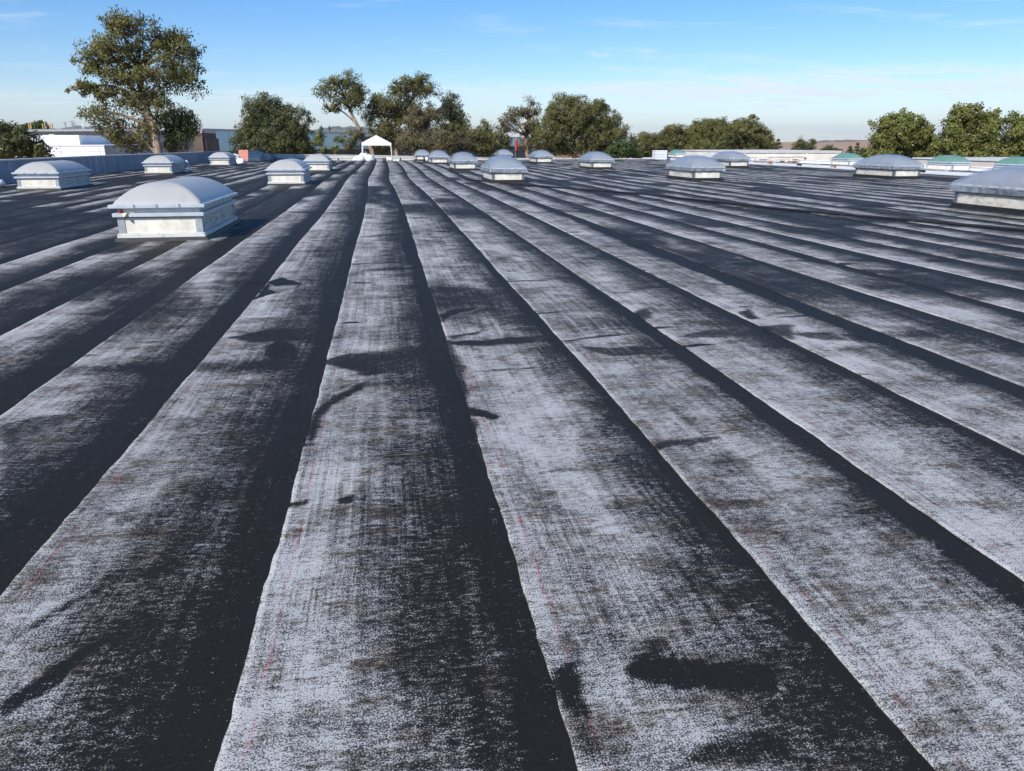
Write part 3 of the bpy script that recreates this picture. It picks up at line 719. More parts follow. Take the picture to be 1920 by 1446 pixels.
# black hose over the right half of the roof
hx = [(3.6,34.5),(5.7,28.8),(8.1,23.4),(9.1,19.6),(9.85,17.0),(11.0,14.3),(11.85,12.1),(12.3,9.5),(13.2,6.0)]
bh = MB().tube(spline([(a, b, .045) for a, b in hx], 12), .028, 8).build("black_hose", M['black'], None, True)
tag(bh, "long black hose lying across the right half of the roof", "hose")
st = MB().tube([(0,0,0),(.004,0,.012),(0,.003,.024)], [.02,.024,.010], 8).build("pebble", M['stone'], None, True); st.location = (-.44, 10.65, .012)
tag(st, "single small white pebble on the dark lap left of the middle strip", "stone")

# ------------------------------------------------------------------ things at the back of the roof
def blob(name, loc, r, seed, m, squash=.75):
    n, k = 18, 12; V = []
    for j in range(k+1):
        ph = math.pi*j/k
        for i in range(n):
            th = 2*math.pi*i/n
            d = np.array([math.sin(ph)*math.cos(th), math.sin(ph)*math.sin(th), math.cos(ph)])
            w = 1 + .45*(vnoise(d[0]*2.2+5, d[1]*2.2+d[2]*1.7+5, seed)-.5) + .25*(vnoise(d[0]*5+9, d[1]*5+d[2]*4+9, seed+2)-.5)
            p = d*r*w; p[2] = p[2]*squash
            p[2] = max(p[2], -r*squash*.55); V.append(p)
    F = [(j*n+i, (j+1)*n+i, (j+1)*n+(i+1)%n, j*n+(i+1)%n) for j in range(k) for i in range(n)]
    o = bpy.data.objects.new(name, np_mesh(name, V, F, smooth=True)); o.data.materials.append(m)
    o.location = (loc[0], loc[1], loc[2]+r*squash*.55); return link(o)
def roofpt(x, Y): 
    p = at(x, 300, Y); return (p[0], Y, rz(Y)+.01)
bags = [(670,75,.40,"leftmost low white bag of the heap by the canopy's left leg"),(677,74.6,.50,"second white bag from the left in the heap under the canopy"),
        (684,75.2,.62,"biggest white bag, middle of the heap at the canopy's left leg"),(692,74.7,.50,"white bag right of the biggest one under the canopy"),
        (699,75.1,.34,"smallest white bag at the right end of the canopy heap")]
for i, (x, Y, r, l) in enumerate(bags): tag(blob("white_bag", roofpt(x, Y), r, 300+i, M['bag']), l, "bag", "white bags by the canopy")
bags2 = [(441,67.5,.46,"upper white bag of the heap left of the salmon board",.75),(446,66.6,.40,"front white bag at the foot of the salmon board",.5),(452,66.2,.36,"flat white bag spreading right below the salmon board",.5)]
for i, (x, Y, r, l, sq) in enumerate(bags2): tag(blob("white_bag", roofpt(x, Y), r, 330+i, M['bag'], sq*1.4), l, "bag", "white bags by the salmon board")
b0 = tag(blob("white_bag", (at(1,351,31.5)[0]-.1, 31.5, .01), .26, 350, M['bag']), "white bag half cut off at the left edge of the picture", "bag")
# buckets and gear
def bucket(loc, m, label, r=.16, h=.36):
    e = empty("bucket", loc); tag(e, label, "bucket", "buckets at the back of the roof")
    MB().tube([(0,0,0),(0,0,h)], [r*.85, r], 14).build("bucket_body", m, e, True)
    MB().tube([(0,0,h+.001),(0,0,h+.03)], r*1.05, 14).build("lid", m, e, True)
    pts = [(r*1.02*math.cos(a), -.02, h*.8-.16*math.sin(a)) for a in np.linspace(0, math.pi, 9)]
    MB().tube([(p[0], -r*.9*math.sin(math.acos(max(-1,min(1,p[0]/(r*1.03)))))-.01, p[2]) for p in pts], .006, 5).build("handle", M['galv'], e)
for x, Y, m, l in ((728,74.4,'white',"white bucket at the foot of the canopy's right leg"),(733,74.2,'white',"white bucket just right of the canopy's right leg"),
                   (797,74.6,'black',"left black bucket before the farthest middle skylight"),(800.5,74.4,'white',"white bucket between two black ones before the farthest middle skylight"),
                   (805,74.5,'black',"right black bucket before the farthest middle skylight")):
    bucket(roofpt(x, Y), M[m], l, .17, .42 if m == 'black' else .36)
def crate(loc, size, m, label, cat="box", name="tool_box"):
    e = empty(name, loc); tag(e, label, cat)
    a, b, h = size
    MB().box(-a, a, -b, b, 0, h*.8).build("box_body", m, e, bevel=.015); MB().box(-a-.015, a+.015, -b-.015, b+.015, h*.8+.002, h).build("lid", m, e, bevel=.015)
    MB().tube([(-a*.4,0,h),(-a*.4,0,h+.05),(a*.4,0,h+.05),(a*.4,0,h)], .012, 6).build("handle", M['black'], e)
crate(roofpt(721,74.8), (.32,.2,.3), M['brown'], "dark brown tool box under the canopy")
crate(roofpt(706,75.2), (.30,.2,.26), M['galv'], "silver-grey tool box left of centre under the canopy")
crate(roofpt(713,74.6), (.26,.2,.24), M['galv'], "silver-grey tool box beside the brown one under the canopy")
crate(roofpt(740,75.0), (.42,.22,.22), M['white'], "low white case right of the canopy")
# canopy
tx0, tx1, TY = at(678, 270, 75)[0], at(733.5, 270, 75)[0], 75.0
cw = (tx1-tx0)/2; tz = rz(75)
cn = empty("canopy_tent", ((tx0+tx1)/2, TY+cw, tz)); tag(cn, "white pop-up canopy tent with pyramid roof at the back of the roof", "tent")
ez, pk = at(700, 268, 75)[2]-tz, at(706, 253.5, 75+cw)[2]-tz
n = 14; top = MB()
for q in range(4):
    a, b = [((-1,-1),(1,-1)),((1,-1),(1,1)),((1,1),(-1,1)),((-1,1),(-1,-1))][q]
    V = []; Fc = []
    for j in range(n+1):
        t = j/n; sag = -.10*math.sin(math.pi*t)
        for i in range(n+1):
            u = i/n; x = (a[0]+(b[0]-a[0])*u)*(1-t)*cw; y = (a[1]+(b[1]-a[1])*u)*(1-t)*cw
            V.append((x, y, ez+(pk-ez)*t + sag*(1-abs(2*u-1))*.6))
    for j in range(n):
        for i in range(n): Fc.append((j*(n+1)+i, j*(n+1)+i+1, (j+1)*(n+1)+i+1, (j+1)*(n+1)+i))
    top.add(V, Fc)
to = top.build("canopy_cloth", M['canvas'], cn, True)
so = to.modifiers.new("thick", 'SOLIDIFY'); so.thickness = .006
MB().ring(cw+.006, cw+.006, cw, cw, ez-.24, ez-.002).build("valance", M['canvas'], cn)
for sx in (-1, 1):
    for sy in (-1, 1):
        l = MB().tube([(sx*(cw-.05)+sx*.09, sy*(cw-.05), .012),(sx*(cw-.05)+sx*.0, sy*(cw-.05), ez-.05)], .045, 6).build("leg", M['white'], cn)
        MB().box(sx*(cw+.04)-.09, sx*(cw+.04)+.09, sy*(cw-.05)-.09, sy*(cw-.05)+.09, 0, .011).build("foot_plate", M['galv'], l)
for sy in (-1, 1):
    MB().tube([(-cw+.05, sy*(cw-.05), ez-.3),(0, sy*(cw-.05), ez-.1),(cw-.05, sy*(cw-.05), ez-.3)], .02, 6).build("truss_bar", M['white'], cn)
# salmon board, dark tarp, mast, hoist rails
q = at(447.5, 299, 69.5); x0, x1 = at(447.5,290,69.5)[0], at(464,290,69.5)[0]; zt = at(455,281,69.5)[2]
MBs = MB().quad([(x0, 69.3, rz(69)+.15),(x1, 69.4, rz(69)+.17),(x1+.02, 69.9, zt-.02),(x0-.03, 69.8, zt)], .06)
tag(MBs.build("insulation_board", M['salmon']), "salmon-pink rectangular board propped upright near the back left corner", "board")
x0, x1 = at(420,290,70)[0], at(436,290,70)[0]
tp = MB().quad([(x0, 70, .05),(x1, 70.2, -.02),(x1-.25, 70.9, .72),(x0+.1, 70.8, .80)], .05)
tag(tp.build("dark_panel", M['dark']), "dark panel leaning at the back left corner behind a skylight", "panel")
m0, m1 = at(402, 293, 78.0), at(391, 268, 78.0)
ms = empty("antenna_mast", (m0[0], 78, rz(78))); tag(ms, "thin dark mast leaning left at the back left corner", "mast")
MB().tube([(0,0,0),(m1[0]-m0[0], 0, m1[2]-rz(78))], [.05,.03], 6).build("pole", M['black'], ms)
MB().box(-.16,.16,-.16,.16,0,.05).build("base_plate", M['black'], ms)
h0, h1 = at(520, 302, 76.0), at(503, 284, 79.0)
hs = empty("hoist_rails", (h0[0], 76, rz(76))); tag(hs, "pair of dark rails sloping up onto the back parapet", "ladder")
for dx in (-.17, .17): MB().tube([(dx,0,.05),(h1[0]-h0[0]+dx, 3.4, h1[2]-rz(76)+.12)], .035, 6).build("rail", M['black'], hs)
for t in np.linspace(.1,.9,6):
    p = np.array([0,0,.05])*(1-t)+np.array([h1[0]-h0[0],3.4,h1[2]-rz(76)+.12])*t
    MB().tube([p+[-.17,0,0], p+[.17,0,0]], .018, 5).build("rung", M['black'], hs)
cl = MB(); c0 = at(526,302,75.5)
cl.tube([(.32*math.cos(a), .32*math.sin(a), .05+.012*a) for a in np.linspace(0, 4*math.pi, 48)], .035, 6)
co = cl.build("cable_coil", M['black'], None, True); co.location = (c0[0], 75.5, rz(75)); tag(co, "black coil of cable lying at the foot of the sloping rails", "cable")
# white board stack on the white roof
q0, q1 = at(1228.5, 290, 74)[0], at(1250.5, 290, 74)[0]
stk = empty("board_stack", ((q0+q1)/2, 74.4, WZ)); tag(stk, "stack of white insulation boards standing on the white roof by the pipe", "boards")
zt = at(1240, 282, 74)[2]-WZ; nb = 6
for i in range(nb):
    o = random.uniform(-.03,.03); MB().box(-(q1-q0)/2+o, (q1-q0)/2+o, -.5+o, .5+o, zt*i/nb+.004, zt*(i+1)/nb-.012).build("board", M['bag'], stk, bevel=.02)

# ------------------------------------------------------------------ buildings beyond the roof
def zof(y, x, Y): return at(x, y, Y)[2]
# off-white wall of the next building on the right, with bracing and rooftop units
bw = empty("neighbour_building", (at(1366,290,76)[0], 76, GZ)); tag(bw, "off-white flat building wall with ledge beyond the white roof", "building")
x0, x1 = 0, at(1577,290,76)[0]-at(1366,290,76)[0]; zt = zof(283,1470,76)-GZ
MB().box(x0, x1, 0, 14, 0, zt-.09).build("wall", M['offwhite'], bw)
MB().box(x0-.08, x1+.08, -.08, 14.08, zt-.088, zt).build("coping", M['cap'], bw)
xa, xb = at(1396,290,76)[0]-at(1366,290,76)[0], at(1513,290,76)[0]-at(1366,290,76)[0]
MB().box(xa, xb, -.06, -.002, zt-.62, zt-.50).build("ledge", M['offwhite'], bw)
MB().box(x0+.02, x1-.02, -.09, -.004, zt-.22, zt-.14).build("ledge", M['cap'], bw)
for x in (xa, xb): MB().box(x-.09, x+.09, -.075, -.003, 0, zt-.23).build("pilaster", M['offwhite'], bw)
MB().quad([(xb-1.1,-.10,zt-2.0),(xb-.95,-.10,zt-2.0),(xb-.1,-.10,zt-.70),(xb-.25,-.10,zt-.70)], -.06).build("brace", M['dark'], bw)
def ac_unit(px0, px1, ytop, Y, label, dark):
    a, b = at(px0,300,Y)[0], at(px1,300,Y)[0]; h = zof(ytop,(px0+px1)/2,Y)-WZ; w = b-a
    e = empty("rooftop_unit", (a, Y, WZ)); tag(e, label, "air conditioner", "rooftop units on the white roof")
    MB().box(0, w, 0, .8, .10, h).build("casing", M['tan'], e, bevel=.02)
    for x in (.06, w-.14): MB().box(x, x+.08, .05, .75, 0, .098).build("foot", M['block'], e)
    for i in range(6):
        z = .18 + (h-.3)*i/6; MB().box(w*.12, w*.88, -.015, -.002, z, z+(h-.3)/9).build("louvre", M['dark'] if dark else M['galv'], e)
ac_unit(1421, 1441, 295, 60, "tan rooftop unit with louvres, left of the three on the white roof", False)
ac_unit(1449, 1474, 297, 61, "pale rooftop unit in the middle of the three", True)
ac_unit(1484, 1498, 296, 60, "rooftop unit with dark louvres next to the diagonal brace", True)
tb = empty("tan_building", (at(1889,300,44)[0], 44, GZ)); tag(tb, "tan building corner at the right edge behind a green skylight", "building")
zt = zof(300,1905,44)-GZ
MB().box(0, 9, 0, 9, 0, zt-.1).build("wall", M['tan'], tb); MB().box(-.07, 9.07, -.07, 9.07, zt-.098, zt).build("coping", M['cap'], tb)

# white clad building on the left
wb = empty("white_building", (at(40,290,78)[0], 78, GZ)); tag(wb, "white clad building in two steps behind the left parapet", "building")
ox = at(40,290,78)[0]
def X_(px, Y=78): return at(px, 285, Y)[0]-ox
zt = zof(272,150,78)-GZ; z0 = -1.0
xr = X_(197); cols = [X_(-60), X_(20), X_(115), X_(187.5), xr]
rows = [GZ*0+2.0, zt-1.9, zt-1.25, zt-.62, zt-.08]
MB().box(cols[0]+.05, xr-.05, .06, 20, 0, zt-.10).build("wall_core", M['galv'], wb)
MB().box(cols[0]-.05, xr+.06, -.06, 20.05, zt-.078, zt).build("coping", M['panelwhite'], wb)
for i in range(4):
    for j in range(4):
        MB().box(cols[i]+.018, cols[i+1]-.018, 0, .058, rows[j]+.016, rows[j+1]-.016).build("cladding_panel", M['panelwhite'], wb)
zu = zof(253.5,110,88)-GZ; ux0, ux1 = at(-30,285,88)[0]-ox, at(152.5,285,88)[0]-ox
up = MB().box(ux0, ux1, 10, 19.8, zt+.002, zu-.07).build("upper_block", M['panelwhite'], wb)
MB().box(ux0-.05, ux1+.05, 9.95, 19.85, zu-.068, zu).build("coping", M['panelwhite'], up)
for px in (55, 98, 125): 
    x = at(px,260,88)[0]-ox; MB().box(x-.02, x+.02, 9.985, 9.998, zt+.01, zu-.08).build("joint_cover", M['galv'], up)

# long dark office building behind
ob = empty("office_building", (at(-120,250,125)[0], 125, GZ)); tag(ob, "long dark glazed office building with rooftop posts on the left skyline", "building")
ox = at(-120,250,125)[0]; L = at(378,250,125)[0]-ox
zt = zof(242,150,125)-GZ
MB().box(0, L, 0, 16, 0, zt-2.2).build("wall", M['dark'], ob)
MB().box(.1, L-.1, .15, 15.9, zt-2.195, zt-.62).build("storey", M['dark'], ob)
MB().box(-.4, L+.3, -.4, 16.4, zt-.615, zt).build("roof_slab", M['dark'], ob)
nwin = 26
for i in range(nwin):
    a = L*i/nwin; MB().box(a+.09, a+L/nwin-.09, .08, .145, zt-1.50, zt-.66).build("window", M['shade_glass'], ob)
    MB().box(a+.09, a+L/nwin-.09, -.06, -.004, zt-3.4, zt-2.5).build("window", M['shade_glass'], ob)
for px, c in ((51,'yellow'),(54.5,'yellow'),(77,'yellow'),(81.5,'yellow'),(90,'yellow'),(95,'yellow'),(120,'pipe'),(133,'pipe'),(137,'pipe'),(153,'white')):
    x = at(px,250,125)[0]-ox; h = random.uniform(.75,1.15)
    MB().box(x-.07, x+.07, 1.0, 1.14, zt+.002, zt+h).build("roof_post", M[c], ob)
    if c == 'pipe': MB().box(x-.3, x+.3, 1.02, 1.12, zt+h+.002, zt+h+.08).build("crossbar", M[c], ob)
for px0, px1, y, m in ((91,101,252,'offwhite'),(121,142,250.5,'tan')):
    a, b = at(px0,250,122)[0]-ox, at(px1,250,122)[0]-ox
    MB().box(a, b, -3, -1, 0, zof(y,100,122)-GZ).build("roof_house", M[m], ob)
bb = empty("brown_building", (at(363,270,98)[0], 98, GZ)); tag(bb, "narrow brown building edge between the tall left tree and teal wall", "building")
w = at(385,270,98)[0]-at(363,270,98)[0]; h = zof(244,374,98)-GZ
MB().box(0, w*.8, 0, 8, 0, h-.3).build("wall", M['brown'], bb); MB().box(-.05, w*.8+.05, -.05, 8.05, h-.298, h).build("coping", M['tan'], bb)
MB().box(w*.8+.003, w, .3, 8, 0, h-.9).build("side_bay", M['brown'], bb)

# long teal clad building behind the trees
A, B = np.array([at(383,260,112)[0], 112.]), np.array([at(1010,260,290)[0], 290.])
d = B-A; Lt = float(np.linalg.norm(d)); ang = math.atan2(d[1], d[0])
te = empty("teal_building", (A[0], A[1], GZ), ang); tag(te, "long teal reflective building wall seen behind the trees", "building")
zt = zof(241,383,112)-GZ; zb = zof(284,400,112)-GZ
MB().box(0, Lt, .15, 30, 0, zt-.3).build("core", M['dark'], te)
MB().box(-.1, Lt+.1, -.05, 30.1, zt-.298, zt).build("roof_edge", M['galv'], te)
npan = 36
for i in range(npan): MB().box(Lt*i/npan+.03, Lt*(i+1)/npan-.03, 0, .148, zb, zt-.302).build("cladding_panel", M['teal'], te)
MB().box(0, Lt, -.05, .145, zb-.42, zb-.004).build("base_band", M['dark'], te)
for px in (612.5, 627):
    # small dark vents on the roof edge
    t = [(s, abs(math.atan2((A+d*s)[0], (A+d*s)[1]) - math.atan2(*ray(px,245)[:2]))) for s in np.linspace(0,1,400)]
    s = min(t, key=lambda v: v[1])[0]*Lt
    MB().tube([(s,1,zt),(s,1,zt+.45),(s,1,zt+.5),(s,1,zt+1.1)], [.12,.12,.42,.03], 8).build("roof_vent", M['dark'], te)
# red banner among the trees
fb = at(971, 283, 96); ft = at(971, 262, 96); e = empty("red_banner", (fb[0], 96, GZ)); tag(e, "narrow red banner on a pole showing between the trees", "banner")
MB().tube([(-.32,0,0),(-.32,0,ft[2]-GZ+.2)], .04, 6).build("pole", M['pipe'], e)
bz0, bz1 = fb[2]-GZ, ft[2]-GZ; pts = []
ban = MB(); nn = 10
V = []
for j in range(nn+1):
    t = j/nn; w = .20*math.sin(math.pi*(.12+.80*t))+.06
    for s in (-.28, -.28+w*1.2): V.append((s, .04*math.sin(5*t+s*4), bz1+(bz0-bz1)*t))
o = ban.add(V, [(2*j, 2*j+1, 2*j+3, 2*j+2) for j in range(nn)]).build("cloth", M['red'], e, True)
so = o.modifiers.new("thick", 'SOLIDIFY'); so.thickness = .01

# ------------------------------------------------------------------ trees
def leaves(centers, radii, per, length, width, droop, g, out=None):
    n = len(centers); C = np.repeat(centers, per, 0); Rr = np.repeat(radii, per)
    N = n*per
    off = g.normal(0, .5, (N, 3)); nrm = np.linalg.norm(off, axis=1, keepdims=True); off = off/np.maximum(nrm, 1e-6)*np.minimum(nrm, 1.15)
    P = C + off*Rr[:,None]*np.array([1.05, 1.05, .85])
    ax = g.normal(0, 1, (N, 3)); ax[:,2] -= droop; ax /= np.linalg.norm(ax, axis=1, keepdims=True)
    sd = np.cross(ax, g.normal(0, 1, (N, 3))); sd /= np.maximum(np.linalg.norm(sd, axis=1, keepdims=True), 1e-6)
    Ln = (length*g.uniform(.6, 1.35, N))[:,None]; Wd = (width*g.uniform(.7, 1.3, N))[:,None]
    V = np.stack([P-ax*Ln*.5, P+sd*Wd*.5+ax*Ln*.05, P+ax*Ln*.5, P-sd*Wd*.5+ax*Ln*.05], 1).reshape(-1, 3)
    F = np.arange(4*N).reshape(-1, 4)
    tint = np.repeat(np.clip(np.repeat(g.random(n), per)*.6 + g.random(N)*.5, 0, 1), 4)
    cn = off*1.0 + (np.repeat(out, per, 0)*.9 if out is not None else 0); cn /= np.maximum(np.linalg.norm(cn, axis=1, keepdims=True), 1e-6)
    return V, F, tint, np.repeat(cn, 4, 0)
def tree(label, Y, lobes, trunk, leaf, bark='bark', seed=1, dens=1.0, crad=.55, droop=.7, lw=.095, ll=.27, name="eucalyptus_tree", group="trees behind the roof", trad=.32, cat="tree", per=46):
    g = np.random.default_rng(seed)
    dep = Y*math.cos(YAW)*math.cos(PITCH)+.3*Y*0
    m = np.linalg.norm(at(trunk[0][0]+50, trunk[0][1], Y)-at(trunk[0][0], trunk[0][1], Y))/50
    base = at(trunk[0][0], trunk[0][1], Y)
    root = empty(name, (base[0], Y, GZ)); tag(root, label, cat, group)
    o3 = np.array([base[0], Y, GZ])
    tp = [np.array([0, 0, 0.])]
    for i, (x, y) in enumerate(trunk): tp.append(at(x, y, Y)-o3 + np.array([0, (.25*i), 0]))
    tb = MB(); nT = len(tp)
    tb.tube(spline(tp, 4), list(np.linspace(trad, trad*.45, (nT-1)*4+1)), 8)
    Cs, Rs, Os = [], [], []
    for (x, y, rx, ry) in lobes:
        c = at(x, y, Y + g.uniform(-.45, .45)*rx*m)-o3; r = np.array([rx*m, .85*rx*m, ry*m])*1.16
        # limb to the lobe from the nearest lower trunk point
        cand = [p for p in tp if p[2] < c[2]-.2*r[2]] or [tp[0]]
        s = min(cand, key=lambda p: np.linalg.norm(p-c)+.2*abs(p[2]-c[2]))
        mid = (s+c)/2 + np.array([0, 0, .12*np.linalg.norm(c-s)]) + g.normal(0, .15, 3)
        tb.tube(spline([s, mid, c + np.array([0,0,.25*r[2]])], 4), list(np.linspace(trad*.42, trad*.12, 9)), 5, False)
        cr = min(crad, .55*min(r[0], r[2])+.1)
        n = max(4, int(dens*6.6*r[0]*r[2]/(cr*cr)))
        dd = g.normal(0, 1, (n, 3)); dd /= np.linalg.norm(dd, axis=1, keepdims=True)
        rad = g.random(n)**.42
        wob = .64 + .74*vnoise(dd[:,0]*2.6+7, dd[:,2]*2.6+dd[:,1]*1.3+7, seed+int(x))
        pts = c + dd*r*(rad*wob)[:,None]
        Cs.append(pts); Os.append(dd*rad[:,None]); Rs.append(np.full(n, cr)*g.uniform(.55, 1.2, n))
        for i in range(min(n, 14)):
            e = pts[g.integers(n)]; q = (c+e)/2 + g.normal(0, .1, 3)
            tb.tube([c + np.array([0,0,-.1*r[2]]), q, e], [trad*.13, trad*.09, trad*.03], 4, False)
    tb.build("trunk", M[bark], root, True)
    C, Rr = np.concatenate(Cs), np.concatenate(Rs)
    V, F, ti, cn = leaves(C, Rr, per, ll, lw, droop, g, np.concatenate(Os))
    cm = np_mesh("crown", V, F, attrs={"tint": ti}, vecs={"clump_normal": cn}); cm.materials.append(M[leaf])
    link(bpy.data.objects.new("crown", cm), root)
    return root
tree("tall spreading eucalyptus with pinkish trunk, biggest tree on the left", 70,
     [(250,55,38,28),(215,48,22,22),(225,95,42,32),(180,100,30,28),(165,122,20,16),(305,85,36,30),(345,105,36,36),(350,150,32,26),(300,140,36,30),(255,145,36,30),(205,140,34,22),(155,165,26,9),(195,175,28,12),(250,190,30,22),(295,195,30,28),(280,235,26,22),(185,212,24,20),(215,240,28,22),(250,262,34,22),(330,75,16,12)],
     [(297,292),(286,240),(268,190),(255,130)], 'leaf_euc', seed=11, dens=.78, trad=.42)
tree("dark low tree at the right foot of the tallest left tree", 72, [(340,222,26,16),(352,245,24,22),(330,262,26,22),(318,235,16,18)], [(322,295),(325,262),(335,235)], 'leaf_dark', 'barkdark', seed=12, name="evergreen_tree", dens=1.0)
tree("dark round oak cut off by the left edge of the picture", 52, [(15,252,28,24),(0,275,34,22),(45,262,22,16),(55,272,20,12),(30,288,40,14),(78,286,17,12),(-30,260,30,30)], [(20,310),(18,285),(15,262)], 'leaf_dark', 'barkdark', seed=13, name="oak_tree", crad=.42, ll=.2, lw=.09, droop=.3)
tree("left round treetop behind the long dark office roof", 165, [(52,238,10,8),(46,241,6,5)], [(52,262),(52,246)], 'leaf_bright', 'barkdark', seed=14, name="street_tree", ll=.5, lw=.25, crad=.8, group="far treetops")
tree("right spreading treetop behind the long dark office roof", 165, [(73,235,11,8),(82,240,9,5),(66,240,7,5)], [(74,262),(74,246)], 'leaf_bright', 'barkdark', seed=15, name="street_tree", ll=.5, lw=.25, crad=.8, group="far treetops")
tree("dense cone-shaped eucalyptus between the teal wall's two visible stretches", 92, [(495,195,20,14),(480,210,22,20),(505,215,34,24),(535,215,18,14),(470,240,26,22),(515,240,42,28),(555,232,28,26),(560,258,28,26),(455,268,20,20),(490,268,38,24),(535,272,44,20),(575,280,18,12)],
     [(510,298),(505,250),(500,215)], 'leaf_dark', seed=16, dens=1.0)
tree("left thin sapling in front of the teal wall", 90, [(600,254,7,9),(597,268,9,9),(606,280,9,8)], [(602,298),(601,270),(600,255)], 'leaf_green', seed=17, name="sapling", trad=.08, crad=.35, per=30, dens=.7)
tree("right small sapling in front of the teal wall, near the canopy", 90, [(633,264,8,6),(626,276,7,7),(632,283,6,5)], [(628,298),(630,275),(633,266)], 'leaf_green', seed=18, name="sapling", trad=.07, crad=.35, per=30, dens=.6)
tree("leaning eucalyptus with orange-tinged trunk rising behind the canopy", 96, [(628,158,20,15),(610,170,18,13),(650,152,24,14),(662,170,20,20),(640,188,22,12),(622,204,13,7),(668,195,16,16),(664,258,20,14),(655,272,12,14),(678,178,12,16)],
     [(700,296),(684,262),(668,232),(655,205),(645,180)], 'leaf_euc', seed=19, dens=.72)
tree("tall multi-lobed eucalyptus right behind the canopy", 98, [(765,155,22,13),(790,152,22,13),(802,170,20,12),(778,172,24,14),(750,178,18,14),(735,165,10,10),(715,190,22,16),(700,205,16,18),(735,200,26,18),(745,225,30,20),(710,235,24,22),(730,258,30,22),(765,212,22,18),(712,268,20,18)],
     [(744,298),(742,255),(752,215),(775,185)], 'leaf_euc', seed=20, dens=.85)
tree("brownish drooping eucalyptus in the middle of the left tree group", 94, [(790,212,22,16),(812,215,18,16),(775,235,22,18),(800,245,24,20),(770,262,20,18)], [(790,298),(792,250),(796,225)], 'leaf_brown', seed=21, dens=.85)
tree("dark narrow eucalyptus at the right end of the left tree group", 100, [(848,188,14,12),(842,202,16,12),(838,218,20,14),(860,212,11,10),(868,228,12,10),(850,240,24,16),(870,250,14,14),(835,245,18,18)], [(846,298),(848,240),(847,205)], 'leaf_dark', seed=22, dens=.9)
tree("low bushy eucalyptus in front of the dark narrow one, pale limb below", 90, [(775,268,24,18),(800,270,26,16),(825,258,20,16),(845,262,22,18),(862,272,18,16),(820,280,26,10)], [(808,298),(815,278),(830,262)], 'leaf_brown', seed=23, dens=.95)
tree("yellow-green rounded eucalyptus left of the red banner", 92, [(915,240,14,10),(895,250,16,12),(910,262,24,16),(888,270,16,14),(930,265,14,16),(948,268,12,10),(905,281,28,10)], [(918,298),(914,270),(914,248)], 'leaf_euc', seed=24, dens=1.0)
tree("airy brown eucalyptus with white trunk right of the red banner", 98, [(962,222,14,12),(948,230,14,12),(990,205,14,12),(975,212,12,9),(1004,212,10,12),(950,245,14,14),(985,232,18,12),(1000,245,16,16),(988,272,15,15),(1005,265,14,18)], [(988,298),(988,255),(992,225),(994,208)], 'leaf_brown', seed=25, dens=.62)
tree("big dense round eucalyptus, largest tree in the middle", 95, [(1058,192,20,12),(1078,195,18,12),(1040,205,14,10),(1070,212,34,16),(1105,208,24,14),(1124,196,10,8),(1134,203,8,6),(1040,228,30,20),(1085,232,42,22),(1125,228,28,20),(1150,235,18,18),(1030,255,32,24),(1075,262,44,26),(1120,258,36,24),(1155,258,24,20),(1030,280,28,14),(1150,278,26,14),(1095,282,40,12)],
     [(1085,298),(1082,250),(1078,220)], 'leaf_euc', seed=26, dens=1.05)
tree("bright green bush behind the back wall, right of the big round tree", 86, [(1150,284,14,9),(1168,281,16,10),(1185,288,12,7)], [(1165,300),(1166,288)], 'leaf_bright', 'barkdark', seed=27, name="leafy_bush", trad=.12, crad=.35, cat="bush", dens=1.1)
tree("small round olive tree with pointed top left of the pair", 96, [(1208,262,18,10),(1198,274,20,14),(1222,275,18,14),(1205,288,28,10)], [(1208,300),(1208,275)], 'leaf_euc', seed=28, crad=.45, dens=1.3*1.05, name="rounded_tree")
tree("small two-lobed tree with a tall right shoulder", 98, [(1258,246,14,9),(1268,244,10,8),(1248,258,14,12),(1262,262,20,16),(1245,278,18,14),(1270,282,20,12)], [(1258,300),(1258,262)], 'leaf_euc', seed=29, crad=.45, dens=1.3*1.05, name="rounded_tree")
tree("wide dark tree, left half of the dense clump right of centre", 98, [(1325,235,20,10),(1345,232,12,8),(1300,250,20,14),(1330,255,32,18),(1360,252,18,16),(1295,272,20,18),(1330,278,36,16),(1362,280,20,14)], [(1330,300),(1328,258)], 'leaf_euc', seed=30, crad=.45, dens=1.3*1.1, name="rounded_tree")
tree("wide dark tree, right half of the dense clump right of centre", 100, [(1385,236,16,9),(1372,245,14,12),(1398,250,30,18),(1425,258,18,16),(1385,272,28,18),(1420,276,26,16),(1440,282,12,10)], [(1402,300),(1400,258)], 'leaf_euc', seed=31, crad=.45, dens=1.3*1.1, name="rounded_tree")
# feathery conifers
def conifer(label, x, ytop, ybase, w, Y, seed, leaf='leaf_dark', airy=1.0):
    g = np.random.default_rng(seed); b, t = at(x, ybase, Y), at(x, ytop, Y); m = Y/1380
    root = empty("conifer_tree", (b[0], Y, GZ)); tag(root, label, "tree", "conifers on the right skyline")
    H = t[2]-GZ; zb = b[2]-GZ; tr = MB().tube([(0,0,0),(0,0,H)], [.18,.02], 6)
    C = []
    for z in np.linspace(zb, H, max(5, int((H-zb)/(.5*airy)))):
        r = w*m*(1-(z-zb)/(H-zb))+.06
        for a in g.uniform(0, 2*math.pi, 5):
            e = np.array([r*math.cos(a), r*math.sin(a), z-.15*r]); tr.tube([(0,0,z), e], [.04,.015], 4, False)
            C += [e*np.array([.55,.55,1]), e, e*np.array([.8,.8,1])]
    tr.build("trunk", M['barkdark'], root)
    C = np.array(C); V, F, ti, cn = leaves(C, np.full(len(C), .28*airy), 16, .32, .12, .2, g)
    cm = np_mesh("crown", V, F, attrs={"tint": ti}, vecs={"clump_normal": cn}); cm.materials.append(M[leaf]); link(bpy.data.objects.new("crown", cm), root)
